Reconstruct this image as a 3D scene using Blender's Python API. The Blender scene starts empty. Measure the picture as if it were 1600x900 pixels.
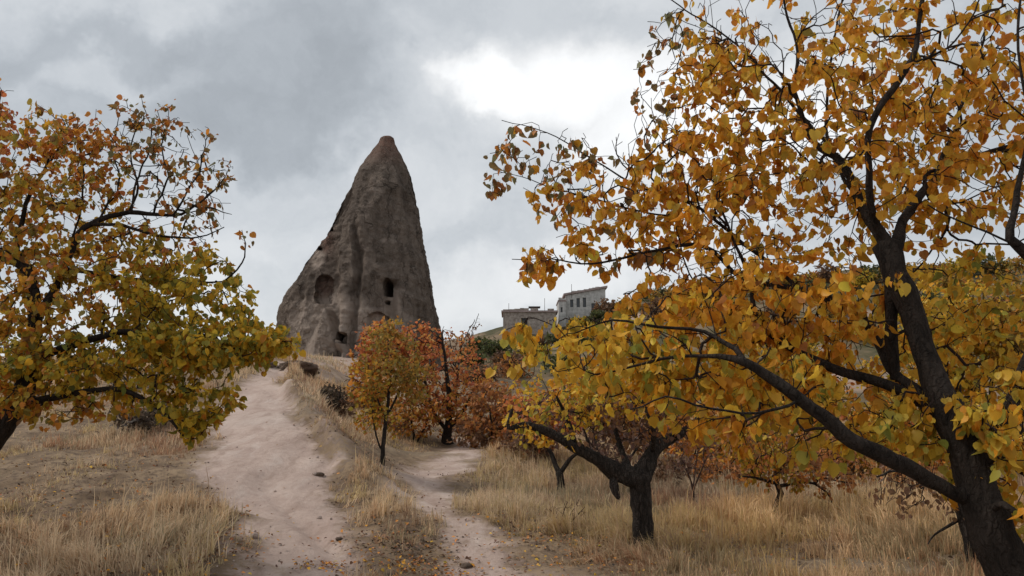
import bpy, math, random
import numpy as np
from mathutils import Vector, Matrix

rng = np.random.default_rng(7)
random.seed(7)
D = bpy.data
SC = bpy.context.scene
COL = SC.collection
R = math.radians

# ------------------------------------------------------------------ camera
EYE, FPX, PITCH = 1.6, 1256.0, R(9.0)
cam = D.objects.new('camera', D.cameras.new('camera'))
COL.objects.link(cam)
cam.location = (0, 0, EYE)
cam.rotation_euler = (R(90) + PITCH, 0, 0)
cam.data.sensor_width = 36.0
cam.data.lens = 36.0 * FPX / 1600.0
cam.data.clip_start = 0.05
cam.data.clip_end = 3000
SC.camera = cam

# ------------------------------------------------------------------ node helper
class NT:
    def __init__(s, tree):
        s.t = tree
        s.t.nodes.clear()
    def n(s, kind, **kw):
        nd = s.t.nodes.new(kind)
        for k, v in kw.items():
            if k.startswith('i_'):
                key = k[2:]
                key = int(key) if key.isdigit() else key.replace('_', ' ')
                s.put(nd.inputs[key], v)
            else:
                setattr(nd, k, v)
        return nd
    def put(s, sock, v):
        if isinstance(v, bpy.types.NodeSocket):
            s.t.links.new(v, sock)
        elif v is not None:
            if hasattr(sock.default_value, '__len__') and not hasattr(v, '__len__'):
                v = [v] * len(sock.default_value)
            if sock.type == 'RGBA' and len(v) == 3:
                v = (*v, 1)
            sock.default_value = v
    def m(s, op, a, b=None, c=None, clamp=False):
        nd = s.t.nodes.new('ShaderNodeMath')
        nd.operation = op
        nd.use_clamp = clamp
        for i, v in enumerate((a, b, c)):
            if v is not None:
                s.put(nd.inputs[i], v)
        return nd.outputs[0]
    def v(s, op, a, b=None):
        nd = s.t.nodes.new('ShaderNodeVectorMath')
        nd.operation = op
        s.put(nd.inputs[0], a)
        if b is not None:
            s.put(nd.inputs[1], b)
        return nd.outputs['Value'] if op in ('LENGTH', 'DOT_PRODUCT', 'DISTANCE') else nd.outputs[0]
    def noise(s, vec, scale, detail=4, rough=0.55, dist=0.0):
        nd = s.n('ShaderNodeTexNoise')
        s.put(nd.inputs['Vector'], vec)
        nd.inputs['Scale'].default_value = scale
        nd.inputs['Detail'].default_value = detail
        nd.inputs['Roughness'].default_value = rough
        nd.inputs['Distortion'].default_value = dist
        return nd
    def smooth(s, x, a, b, lo=0.0, hi=1.0):
        nd = s.n('ShaderNodeMapRange', interpolation_type='SMOOTHSTEP')
        for i, v in enumerate((x, a, b, lo, hi)):
            s.put(nd.inputs[i], v)
        return nd.outputs[0]
    def mix(s, f, a, b, blend='MIX'):
        nd = s.n('ShaderNodeMix', data_type='RGBA', blend_type=blend)
        s.put(nd.inputs[0], f)
        s.put(nd.inputs[6], a)
        s.put(nd.inputs[7], b)
        return nd.outputs[2]

def ray(px, py):
    u, v = (px - 800) / FPX, (450 - py) / FPX
    d = np.array([u, math.cos(PITCH) - v * math.sin(PITCH), math.sin(PITCH) + v * math.cos(PITCH)])
    return d / d[1]
def P(px, py, Y):
    d = ray(px, py)
    return np.array([d[0] * Y, Y, EYE + d[2] * Y])
def unitdir(px, py):
    d = ray(px, py)
    return d / np.linalg.norm(d)

# ------------------------------------------------------------------ sky, sun, exposure
SUN_EL, SUN_AZ = R(52), R(-75)          # azimuth clockwise from +Y
w = D.worlds.new('World')
SC.world = w
w.use_nodes = True
N = NT(w.node_tree)
tc = N.n('ShaderNodeTexCoord').outputs['Generated']
sky = N.n('ShaderNodeTexSky', sky_type='NISHITA', sun_disc=False, sun_elevation=SUN_EL, sun_rotation=SUN_AZ)
SKY_S = 0.1
w1 = N.noise(tc, 3.2, 6, 0.6).outputs['Color']
w2 = N.noise(tc, 9.0, 5, 0.6).outputs['Color']
warp = N.v('ADD', N.v('SCALE', N.v('SUBTRACT', w1, (0.5, 0.5, 0.5))), (0, 0, 0))
warp.node.inputs[0].links[0].from_node.inputs['Scale'].default_value = 0.30
warp2 = N.v('SCALE', N.v('SUBTRACT', w2, (0.5, 0.5, 0.5)))
warp2.node.inputs['Scale'].default_value = 0.10
dirw = N.v('ADD', N.v('ADD', tc, warp), warp2)
def blob(px, py, rx, ry, a=1.0, b=0.35, vec=None):
    d0 = unitdir(px, py)
    q = N.v('MULTIPLY', N.v('SUBTRACT', vec or dirw, tuple(d0)), (FPX / rx, FPX / max(rx, ry), FPX / ry))
    return N.smooth(N.v('LENGTH', q), a, b)
nb = N.noise(N.v('MULTIPLY', dirw, (1, 1, 2.2)), 2.3, 7, 0.55).outputs['Fac']
lum = N.smooth(nb, 0.28, 0.72, 0.47, 0.68)
zz = N.n('ShaderNodeSeparateXYZ', i_0=tc).outputs['Z']
lum = N.m('ADD', lum, N.smooth(zz, 0.30, 0.0, 0.0, 0.12))
def lerp(x, f, val):
    return N.m('ADD', N.m('MULTIPLY', x, N.m('SUBTRACT', 1.0, f)), N.m('MULTIPLY', f, val))
tex = N.smooth(N.noise(dirw, 5.0, 6, 0.6).outputs['Fac'], 0.3, 0.7, -0.055, 0.05)
dark = N.m('MAXIMUM', N.m('MAXIMUM', blob(470, 110, 260, 130), blob(390, 190, 190, 90)), blob(180, 40, 260, 60))
lum = lerp(lum, N.m('MULTIPLY', dark, 0.85), 0.43)
lum = lerp(lum, N.m('MULTIPLY', blob(760, 225, 190, 75), 0.5), 0.60)
lum = lerp(lum, N.m('MULTIPLY', blob(170, 80, 70, 45), 0.6), 0.66)
lum = lerp(lum, N.m('MULTIPLY', blob(815, 30, 230, 60), 0.7), 0.56)
half = N.v('ADD', N.v('ADD', tc, N.v('MULTIPLY', warp, (0.35, 0.35, 0.2))), warp2)
brt = N.m('MAXIMUM', N.m('MAXIMUM', blob(910, 138, 270, 74, 1.2, 0.15, half), blob(770, 138, 110, 58, 1.1, 0.45, half)), blob(1150, 200, 330, 150, 1.0, 0.3))
lum = lerp(lum, N.m('MULTIPLY', brt, 0.93), 1.0)
lum = lerp(lum, N.m('MULTIPLY', blob(690, 190, 90, 40), 0.35), 0.55)
lum = lerp(lum, N.m('MULTIPLY', blob(900, 420, 420, 90), 0.8), 0.80)
lum = N.m('ADD', lum, tex)
cl = N.mix(N.smooth(lum, 0.4, 0.9), (0.90, 0.965, 1.03), (0.985, 0.995, 1.0))
cl = N.v('SCALE', cl)
N.put(cl.node.inputs['Scale'], N.m('MULTIPLY', lum, 1.0 / SKY_S))
skyc = N.mix(0.93, sky.outputs[0], cl)
bg = N.n('ShaderNodeBackground', i_Color=skyc, i_Strength=SKY_S * 0.765)
out = N.n('ShaderNodeOutputWorld')
N.t.links.new(bg.outputs[0], out.inputs['Surface'])

sun = D.objects.new('sun', D.lights.new('sun', 'SUN'))
COL.objects.link(sun)
sun.data.energy = 1.5
sun.data.angle = R(20)
sun.data.color = (1.0, 0.95, 0.88)
sd = Vector((math.sin(SUN_AZ) * math.cos(SUN_EL), math.cos(SUN_AZ) * math.cos(SUN_EL), math.sin(SUN_EL)))
sun.rotation_euler = sd.to_track_quat('Z', 'Y').to_euler()

SC.view_settings.view_transform = 'Standard'
SC.view_settings.look = 'None'
SC.view_settings.gamma = 1
SC.view_settings.exposure = 0.53
SC.cycles.max_bounces = 6
SC.cycles.diffuse_bounces = 3
SC.cycles.transmission_bounces = 4
SC.cycles.transparent_max_bounces = 4
SC.cycles.caustics_reflective = False

# ------------------------------------------------------------------ numpy noise
def _h(i, j, k, s):
    n = (i * 374761393 + j * 668265263 + k * 2147483647 + s * 1274126177) & 0xffffffff
    n = ((n ^ (n >> 13)) * 1274126177) & 0xffffffff
    n = n ^ (n >> 16)
    return (n & 0xffffff) / float(0xffffff)
def vnoise(p, s=0):
    p = np.asarray(p, float)
    f0 = np.floor(p).astype(np.int64)
    t = p - f0
    t = t * t * (3 - 2 * t)
    r = 0
    for a in (0, 1):
        wa = t[..., 0] if a else 1 - t[..., 0]
        for b in (0, 1):
            wb = t[..., 1] if b else 1 - t[..., 1]
            for c in (0, 1):
                wc = t[..., 2] if c else 1 - t[..., 2]
                r = r + wa * wb * wc * _h(f0[..., 0] + a, f0[..., 1] + b, f0[..., 2] + c, s)
    return r * 2 - 1
def fbm(p, o=4, s=0, gain=0.5):
    p = np.asarray(p, float)
    r, a = 0, 1.0
    for i in range(o):
        r = r + a * vnoise(p * 2.03 ** i + 17.3 * i, s + i)
        a *= gain
    return r
def xy3(x, y, k=1.0):
    return np.stack([np.asarray(x) * k, np.asarray(y) * k, np.zeros_like(np.asarray(x, float))], -1)

# ------------------------------------------------------------------ terrain
ctrl = [  # px, py, Y : points of the ground seen in the photograph
    (470, 905, 8.0), (450, 800, 10.3), (420, 700, 13.6), (400, 640, 17.2), (410, 600, 20.5), (425, 566, 25),
    (0, 905, 8.0), (230, 905, 8.0), (0, 800, 10.0), (200, 800, 10.0), (0, 720, 12.6), (200, 705, 13.4), (0, 655, 17),
    (250, 650, 17), (100, 622, 21), (300, 604, 22), (0, 596, 27), (200, 580, 30), (-300, 800, 10), (-300, 640, 20),
    (560, 805, 10.8), (540, 738, 13), (520, 680, 16), (505, 632, 20), (485, 594, 25), (470, 566, 31), (540, 572, 36),
    (560, 650, 22), (580, 606, 31), (600, 728, 16.5), (620, 694, 21), (650, 640, 33),
    (790, 895, 8.2), (700, 812, 10.6), (650, 772, 12.6), (700, 724, 16.8), (760, 702, 20.5), (760, 690, 25),
    (1005, 852, 9.7), (875, 771, 15.2), (965, 778, 14.6), (1083, 782, 14.5), (1210, 811, 12.1), (1300, 762, 17),
    (1100, 740, 22), (900, 722, 23), (1400, 832, 10.6), (1500, 765, 17.5), (1600, 862, 9.6), (1700, 740, 22), (2000, 900, 8),
    (1000, 680, 36), (1300, 685, 36), (1600, 680, 36), (1900, 690, 36), (800, 660, 40),
    (430, 548, 60), (560, 556, 60), (690, 570, 60), (560, 530, 90), (300, 560, 60), (100, 560, 60), (-200, 570, 60), (560, 560, 52),
    (760, 600, 70), (900, 590, 75), (1100, 570, 75), (1400, 560, 75), (1700, 560, 75),
    (700, 562, 118), (740, 543, 118), (790, 527, 118), (870, 524, 118), (905, 503, 122), (960, 474, 126), (1100, 452, 126), (1300, 432, 126), (1600, 415, 126), (2000, 400, 126),
    (560, 585, 150), (0, 600, 150), (-500, 600, 150), (1000, 470, 200), (1600, 440, 200), (300, 610, 260), (2200, 440, 200),
]
cp = [P(*c) for c in ctrl]
cp += [np.array(c, float) for c in ((-5, 0, 0), (0, 0, 0), (5, 0, 0), (0, 4, 0), (4, 4, 0), (-4, 4, 0), (-15, 2, .6), (12, 2, 0), (0, -12, -.2), (-20, -12, .4), (20, -12, -.2), (25, 10, -.2), (-25, 12, 2.5))]
cp = np.array(cp)
def warpc(x, y):
    # distances count for less far away
    s = 1.0 / (1 + np.maximum(y, 0) / 25.0)
    return np.stack([x * s * 1.0, 25 * np.log1p(np.maximum(y, -14) / 25.0 + 0.6)], -1)
_wc = warpc(cp[:, 0], cp[:, 1])
def _phi(a, b):
    d2 = ((a[:, None, :] - b[None, :, :]) ** 2).sum(-1)
    return np.sqrt(d2 + 0.8)
_A = _phi(_wc, _wc)
_n = len(cp)
_M = np.zeros((_n + 3, _n + 3))
_M[:_n, :_n] = _A - 0.02 * np.eye(_n)
_M[:_n, _n] = 1
_M[:_n, _n + 1:] = _wc
_M[_n:, :_n] = _M[:_n, _n:].T
_sol = np.linalg.solve(_M, np.concatenate([cp[:, 2], np.zeros(3)]))
def zbase(x, y):
    x = np.asarray(x, float).ravel()
    y = np.asarray(y, float).ravel()
    r = np.empty(len(x))
    for i in range(0, len(x), 20000):
        q = warpc(x[i:i + 20000], y[i:i + 20000])
        r[i:i + 20000] = _phi(q, _wc) @ _sol[:_n] + _sol[_n] + q @ _sol[_n + 1:]
    return r
def hit(px, py, zf, y0=4.0, y1=220):
    d = ray(px, py)
    ys = np.geomspace(y0, y1, 700)
    dz = EYE + d[2] * ys - zf(d[0] * ys, ys)
    i = np.argmax(dz < 0)
    if not (dz < 0).any():
        return P(px, py, y1)
    a = dz[i - 1] / (dz[i - 1] - dz[i]) if i else 0
    Y = ys[i - 1] + a * (ys[i] - ys[i - 1])
    return P(px, py, Y)
pathL = [(375, 930), (372, 900), (383, 850), (352, 800), (322, 750), (303, 705), (310, 670), (335, 635), (365, 605), (402, 576)]
pathR = [(590, 930), (572, 900), (548, 850), (526, 800), (512, 750), (492, 700), (468, 660), (446, 628), (436, 600), (440, 576)]
sideL = [(700, 930), (692, 900), (680, 860), (655, 825), (632, 800), (606, 775), (603, 757), (640, 735), (680, 715), (705, 700)]
sideR = [(945, 930), (905, 900), (862, 870), (790, 838), (728, 806), (700, 780), (708, 757), (735, 735), (757, 715), (762, 700)]
def edges(pl):
    q = np.array([hit(a, b, zbase) for a, b in pl])
    q = q[np.argsort(q[:, 1])]
    return q
EL, ER, SL, SR = edges(pathL), edges(pathR), edges(sideL), edges(sideR)
def ribbon(x, y, L, Rr, soft):
    l = np.interp(y, L[:, 1], L[:, 0])
    r = np.interp(y, Rr[:, 1], Rr[:, 0])
    fade = np.clip((max(L[-1, 1], Rr[-1, 1]) + 5 - y) / 4, 0, 1)
    return np.clip(0.5 + np.minimum(x - l, r - x) / soft, 0, 1) * fade, l, r
def masks(x, y):
    nz = fbm(xy3(x, y, 0.9), 4, 3) * 0.28 + fbm(xy3(x, y, 4), 3, 5) * 0.10
    a, l, r = ribbon(x + nz * 1.3, y, EL, ER, 0.75)
    b, _, _ = ribbon(x + nz * 1.3, y, SL, SR, 0.8)
    return a, b * 0.85, l, r
def zf(x, y, fine=True):
    x = np.asarray(x, float).ravel()
    y = np.asarray(y, float).ravel()
    z = zbase(x, y)
    a, b, l, r = masks(x, y)
    near = np.clip(1 - (y - 60) / 60, 0.0, 1)
    z = z + fbm(xy3(x, y, 0.35), 3, 11) * 0.10 * near + fbm(xy3(x, y, 0.06), 3, 12) * np.clip((y - 45) / 60, 0, 1) * 1.2
    lump = fbm(xy3(x, y, 2.2), 4, 13)
    z = z + lump * (0.045 * (1 - np.maximum(a, b)) + 0.012)
    # the worn path lies below a small eroded bank on its right
    tt = (x - r)
    tn = tt + .22 * fbm(xy3(x, y, 1.1), 3, 22)
    bank = np.clip((tn - .05) / .22, 0, 1) * np.exp(-np.maximum(tn - .4, 0) / 1.1) * np.clip((y - 10) / 5, 0, 1) * np.clip((34 - y) / 8, 0, 1)
    z = z + bank * (0.30 + 0.22 * fbm(xy3(x, y, 0.8), 3, 21))
    z = z - 0.07 * a - 0.05 * b
    # shallow gully running down the middle of the path
    mid = (l + r) / 2 + 0.25 + 0.25 * np.sin(y * 0.9)
    z = z - 0.08 * np.exp(-((x - mid) / 0.16) ** 2) * a * np.clip((13 - y) / 3, 0, 1)
    z = z + a * (.038 * fbm(xy3(x * 2.6, y * .35), 3, 33) + .008 * fbm(xy3(x * 7, y * 1.6), 2, 34))
    # ledge that runs from the path's bank down to the side path
    lx = np.interp(y, [11.5, 13, 16, 20, 25], [-1.0, -1.75, -3.3, -4.9, -7.0])
    s = np.clip((x - lx) / 0.25 + 0.5 + fbm(xy3(x, y, 1.5), 2, 31) * 0.5, 0, 1)
    z = z - 0.22 * (s * s * (3 - 2 * s)) * np.exp(-np.maximum(x - lx, 0) / 0.9) * np.clip((y - 11) / 2, 0, 1) * np.clip((26 - y) / 4, 0, 1)
    return z
def ground(px, py):
    return hit(px, py, zf)
def gz(x, y):
    return float(zf([x], [y])[0])

# ------------------------------------------------------------------ object helpers
def tag(o, label=None, cat=None, group=None, kind=None):
    for k, v in (('label', label), ('category', cat), ('group', group), ('kind', kind)):
        if v:
            o[k] = v
    return o
def empty(name, loc, label, cat, group=None):
    o = D.objects.new(name, None)
    o.empty_display_size = 0.2
    o.location = Vector(loc)
    COL.objects.link(o)
    return tag(o, label, cat, group)
def mesh_np(name, V, F, mat, smooth=True, col=None, attrs=None):
    """F: int array (n,3) or (n,4), or a list of such arrays"""
    Fs = F if isinstance(F, list) else [F]
    Fs = [np.asarray(f, np.int32) for f in Fs if len(f)]
    me = D.meshes.new(name)
    V = np.asarray(V, np.float32)
    me.vertices.add(len(V))
    me.vertices.foreach_set('co', V.ravel())
    loops = np.concatenate([f.ravel() for f in Fs])
    sizes = np.concatenate([np.full(len(f), f.shape[1], np.int32) for f in Fs])
    starts = np.concatenate([[0], np.cumsum(sizes)[:-1]]).astype(np.int32)
    me.loops.add(len(loops))
    me.loops.foreach_set('vertex_index', loops)
    me.polygons.add(len(sizes))
    me.polygons.foreach_set('loop_start', starts)
    me.polygons.foreach_set('loop_total', sizes)
    me.polygons.foreach_set('use_smooth', np.full(len(sizes), smooth))
    if col is not None:
        at = me.color_attributes.new('Col', 'FLOAT_COLOR', 'POINT')
        c = np.ones((len(V), 4), np.float32)
        c[:, :3] = col
        at.data.foreach_set('color', c.ravel())
    for k, v in (attrs or {}).items():
        at = me.attributes.new(k, 'FLOAT', 'POINT')
        at.data.foreach_set('value', np.asarray(v, np.float32))
    me.update(calc_edges=True)
    me.validate()
    if mat:
        me.materials.append(mat)
    return me
def obj(name, me, parent=None, loc=None):
    o = D.objects.new(name, me)
    COL.objects.link(o)
    if parent:
        o.parent = parent
    if loc is not None:
        o.location = Vector(loc)
    return o
def local(V, root):
    return np.asarray(V) - np.array(root.location)
def boxes_mesh(name, boxes, mat):
    V, F = [], []
    for (x0, y0, z0, x1, y1, z1) in boxes:
        b = len(V)
        V += [(x0, y0, z0), (x1, y0, z0), (x1, y1, z0), (x0, y1, z0), (x0, y0, z1), (x1, y0, z1), (x1, y1, z1), (x0, y1, z1)]
        F += [[b + i for i in q] for q in ((0, 3, 2, 1), (4, 5, 6, 7), (0, 1, 5, 4), (1, 2, 6, 5), (2, 3, 7, 6), (3, 0, 4, 7))]
    return mesh_np(name, V, np.array(F), mat, smooth=False)

# ------------------------------------------------------------------ materials
def material(name):
    m = D.materials.new(name)
    m.use_nodes = True
    return m, NT(m.node_tree)
def finish(N, bsdf):
    o = N.n('ShaderNodeOutputMaterial')
    N.t.links.new(bsdf, o.inputs['Surface'])
def bump(N, h, strength, dist):
    return N.n('ShaderNodeBump', i_Height=h, i_Strength=strength, i_Distance=dist).outputs[0]

def leaf_material(name, trans=0.45, rough=0.5):
    m, N = material(name)
    c = N.n('ShaderNodeAttribute', attribute_name='Col').outputs['Color']
    p = N.n('ShaderNodeTexCoord').outputs['Object']
    nz = N.noise(p, 60, 3).outputs['Fac']
    c = N.mix(N.smooth(nz, 0.5, 0.75, 0, 0.45), c, (0.16, 0.075, 0.02))
    d = N.n('ShaderNodeBsdfPrincipled', i_Base_Color=c, i_Roughness=rough)
    d.inputs['Specular IOR Level'].default_value = 0.25
    t = N.n('ShaderNodeBsdfTranslucent', i_Color=c)
    mx = N.n('ShaderNodeMixShader', i_0=trans)
    N.t.links.new(d.outputs[0], mx.inputs[1])
    N.t.links.new(t.outputs[0], mx.inputs[2])
    finish(N, mx.outputs[0])
    return m
M_LEAF = leaf_material('autumn_leaf')
M_FALL = leaf_material('fallen_leaf', 0.1, 0.7)
def bark_material(name, c1, c2, scale=1.0, fs=0.35):
    m, N = material(name)
    p = N.n('ShaderNodeTexCoord').outputs['Object']
    st = N.v('ADD', N.v('MULTIPLY', p, (1, 1, 0.2)), N.v('MULTIPLY', N.noise(p, 14 * scale, 4).outputs['Color'], (.06, .06, .06)))
    n1 = N.noise(st, 26 * scale, 6, 0.65, 0.6).outputs['Fac']
    vor = N.n('ShaderNodeTexVoronoi', feature='DISTANCE_TO_EDGE')
    N.put(vor.inputs['Vector'], st)
    vor.inputs['Scale'].default_value = 34 * scale
    fis = N.m('ADD', N.m('MULTIPLY', N.smooth(vor.outputs['Distance'], 0.0, 0.3), fs), 1.0 - fs)
    n2 = N.noise(p, 5 * scale, 4).outputs['Fac']
    n3 = N.noise(p, 22 * scale, 5, .7).outputs['Fac']
    c = N.mix(N.smooth(n1, 0.3, 0.7), c1, c2)
    c = N.mix(N.m('MULTIPLY', fis, N.smooth(n2, 0.42, 0.7, 0.0, 0.45)), c, tuple(min(1, k * 1.6 + 0.008) for k in c2))
    c = N.mix(N.m('MULTIPLY', N.smooth(n3, .6, .68), N.smooth(n2, .5, .6, 0, .3)), c, (0.11, 0.10, 0.08))
    c = N.mix(N.smooth(fis, .3, .8, .6, 0), c, tuple(k * .5 for k in c1))
    h = N.m('ADD', N.m('MULTIPLY', n1, .5), fis)
    b = N.n('ShaderNodeBsdfPrincipled', i_Base_Color=c, i_Roughness=0.92, i_Normal=bump(N, h, 1.0, 0.025))
    b.inputs['Specular IOR Level'].default_value = 0.15
    finish(N, b.outputs[0])
    return m
M_BARK = bark_material('dark_bark', (0.012, 0.009, 0.007), (0.040, 0.030, 0.024))
M_BARKG = bark_material('weathered_bark', (0.020, 0.016, 0.013), (0.075, 0.060, 0.050), 1.0, 0.6)
M_TWIG = bark_material('twig_bark', (0.030, 0.020, 0.016), (0.065, 0.042, 0.034), 2)
M_TWIGR = bark_material('reddish_twig', (0.06, 0.032, 0.026), (0.12, 0.07, 0.055), 2)

def ground_material():
    m, N = material('earth')
    p = N.n('ShaderNodeTexCoord').outputs['Object']
    a = N.n('ShaderNodeAttribute', attribute_name='path').outputs['Fac']
    b = N.n('ShaderNodeAttribute', attribute_name='side').outputs['Fac']
    far = N.n('ShaderNodeAttribute', attribute_name='far').outputs['Fac']
    bare = N.n('ShaderNodeAttribute', attribute_name='bare').outputs['Fac']
    n0 = N.noise(p, 0.35, 4).outputs['Fac']
    n1 = N.noise(p, 1.6, 6, 0.6).outputs['Fac']
    n2 = N.noise(p, 9, 6, 0.65).outputs['Fac']
    n3 = N.noise(p, 60, 4, 0.7).outputs['Fac']
    soil = N.mix(N.smooth(n1, 0.3, 0.7), (0.145, 0.098, 0.062), (0.30, 0.215, 0.138))
    soil = N.mix(N.smooth(n2, 0.42, 0.7), soil, (0.115, 0.080, 0.058))
    soil = N.mix(N.smooth(n0, 0.55, 0.7, 0, 0.5), soil, (0.23, 0.185, 0.13))
    pth = N.mix(N.smooth(n1, 0.3, 0.72), (0.40, 0.298, 0.252), (0.50, 0.388, 0.330))
    pth = N.mix(N.smooth(n2, 0.45, 0.75, 0, 0.55), pth, (0.325, 0.24, 0.20))
    pth = N.mix(N.smooth(n0, 0.5, 0.68, 0, 0.5), pth, (0.52, 0.43, 0.375))
    ns = N.noise(N.v('MULTIPLY', N.v('ADD', p, N.v('MULTIPLY', N.noise(p, .8, 3).outputs['Color'], (.8, .8, .8))), (2.6, .45, 1)), 1.6, 6, .62).outputs['Fac']
    pth = N.mix(N.smooth(ns, .5, .68, 0, .65), pth, (.30, .215, .175))
    pth = N.mix(N.smooth(ns, .48, .3, 0, .5), pth, (.56, .465, .41))
    pth = N.mix(N.smooth(n3, 0.58, 0.75, 0, 0.35), pth, (0.26, 0.19, 0.15))
    rag = N.m('ADD', N.m('MAXIMUM', a, N.m('MAXIMUM', N.m('MULTIPLY', b, 0.95), bare)), N.m('MULTIPLY', N.m('SUBTRACT', n2, 0.5), 1.1))
    c = N.mix(N.smooth(rag, 0.25, 0.9), soil, pth)
    # scrub-covered slopes in the distance
    hn = N.noise(p, 0.16, 6, 0.65).outputs['Fac']
    hc = N.mix(N.smooth(hn, 0.40, 0.66), (0.06, 0.058, 0.028), (0.23, 0.165, 0.105))
    hc = N.mix(N.smooth(N.noise(p, 0.05, 4).outputs['Fac'], 0.56, 0.66, 0, 0.7), hc, (0.40, 0.29, 0.245))
    c = N.mix(far, c, hc)
    h = N.m('ADD', N.m('MULTIPLY', n2, 0.7), N.m('MULTIPLY', n3, 0.3))
    bs = N.n('ShaderNodeBsdfPrincipled', i_Base_Color=c, i_Roughness=0.95, i_Normal=bump(N, h, 0.85, 0.05))
    bs.inputs['Specular IOR Level'].default_value = 0.1
    finish(N, bs.outputs[0])
    return m
M_EARTH = ground_material()

# ------------------------------------------------------------------ ground sheets (ground + the two paths cut out of it)
def build_ground():
    t = np.concatenate([np.linspace(-14, 5, 30)[:-1], np.geomspace(5, 45, 330)[:-1], np.geomspace(45, 900, 100)])
    u = np.linspace(-1, 1, 460)
    u = 0.75 * u + 0.25 * u ** 3
    Y, U = np.meshgrid(t, u, indexing='ij')
    X = U * (16 + 1.25 * np.maximum(Y, 0))
    nr, nc = Y.shape
    x, y = X.ravel(), Y.ravel()
    z = zf(x, y)
    far2 = np.clip((y - 220) / 300, 0, 1)
    z = z * (1 - far2) + (-5 + 0 * z) * far2
    a, b, l, r = masks(x, y)
    far = np.clip((y - 44) / 20, 0, 1) * np.clip((x + 0.06 * y) / 6, 0, 1)
    bare = np.clip(1.25 - np.abs((x - r) - 0.9 * np.clip((y - 9) / 10, 0, 1.2)) / 1.0, 0, 1) * np.clip((y - 10.5) / 4, 0, 1) * np.clip((60 - y) / 20, 0, 1) * 0.46
    bare = np.maximum(bare, 0.68 * np.clip((y - 22) / 10, 0, 1) * np.clip(1 - np.abs(x + 0.2 * y) / 8, 0, 1))
    V = np.stack([x, y, z], -1)
    idx = np.arange(nr * nc).reshape(nr, nc)
    F = np.stack([idx[:-1, :-1], idx[:-1, 1:], idx[1:, 1:], idx[1:, :-1]], -1).reshape(-1, 4)
    fa, fb = a[F].mean(1), b[F].mean(1)
    sel = np.where(fa > 0.5, 1, np.where(fb > 0.42, 2, 0))
    # smooth normals of the whole sheet, shared by the three pieces
    tri = V[F]
    fn = np.cross(tri[:, 2] - tri[:, 0], tri[:, 3] - tri[:, 1])
    vn = np.zeros_like(V)
    for k in range(4):
        np.add.at(vn, F[:, k], fn)
    vn /= np.linalg.norm(vn, axis=1)[:, None]
    for k, nm in enumerate(('ground', 'dirt_path', 'side_path')):
        f = F[sel == k]
        used = np.unique(f)
        mp = np.zeros(len(V), np.int64)
        mp[used] = np.arange(len(used))
        me = mesh_np(nm, V[used], mp[f], M_EARTH, True, attrs={'path': a[used], 'side': b[used], 'far': far[used], 'bare': bare[used]})
        me.normals_split_custom_set_from_vertices([tuple(q) for q in vn[used]])
        tag(obj(nm, me), kind='structure')
build_ground()

# ------------------------------------------------------------------ trees
def bez(p0, p1, p2, n):
    t = np.linspace(0, 1, n + 1)[1:, None]
    return (1 - t) ** 2 * p0 + 2 * t * (1 - t) * p1 + t * t * p2
def catmull(pts, step):
    p = np.asarray(pts, float)
    q = np.concatenate([[2 * p[0] - p[1]], p, [2 * p[-1] - p[-2]]])
    o = [p[0]]
    for i in range(1, len(q) - 2):
        L = np.linalg.norm(q[i + 1, :3] - q[i, :3])
        n = max(1, int(round(L / step)))
        for k in range(1, n + 1):
            t = k / n
            a, b, c, d = q[i - 1], q[i], q[i + 1], q[i + 2]
            o.append(0.5 * (2 * b + (c - a) * t + (2 * a - 5 * b + 4 * c - d) * t * t + (3 * b - a - 3 * c + d) * t ** 3))
    return np.array(o)

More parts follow.
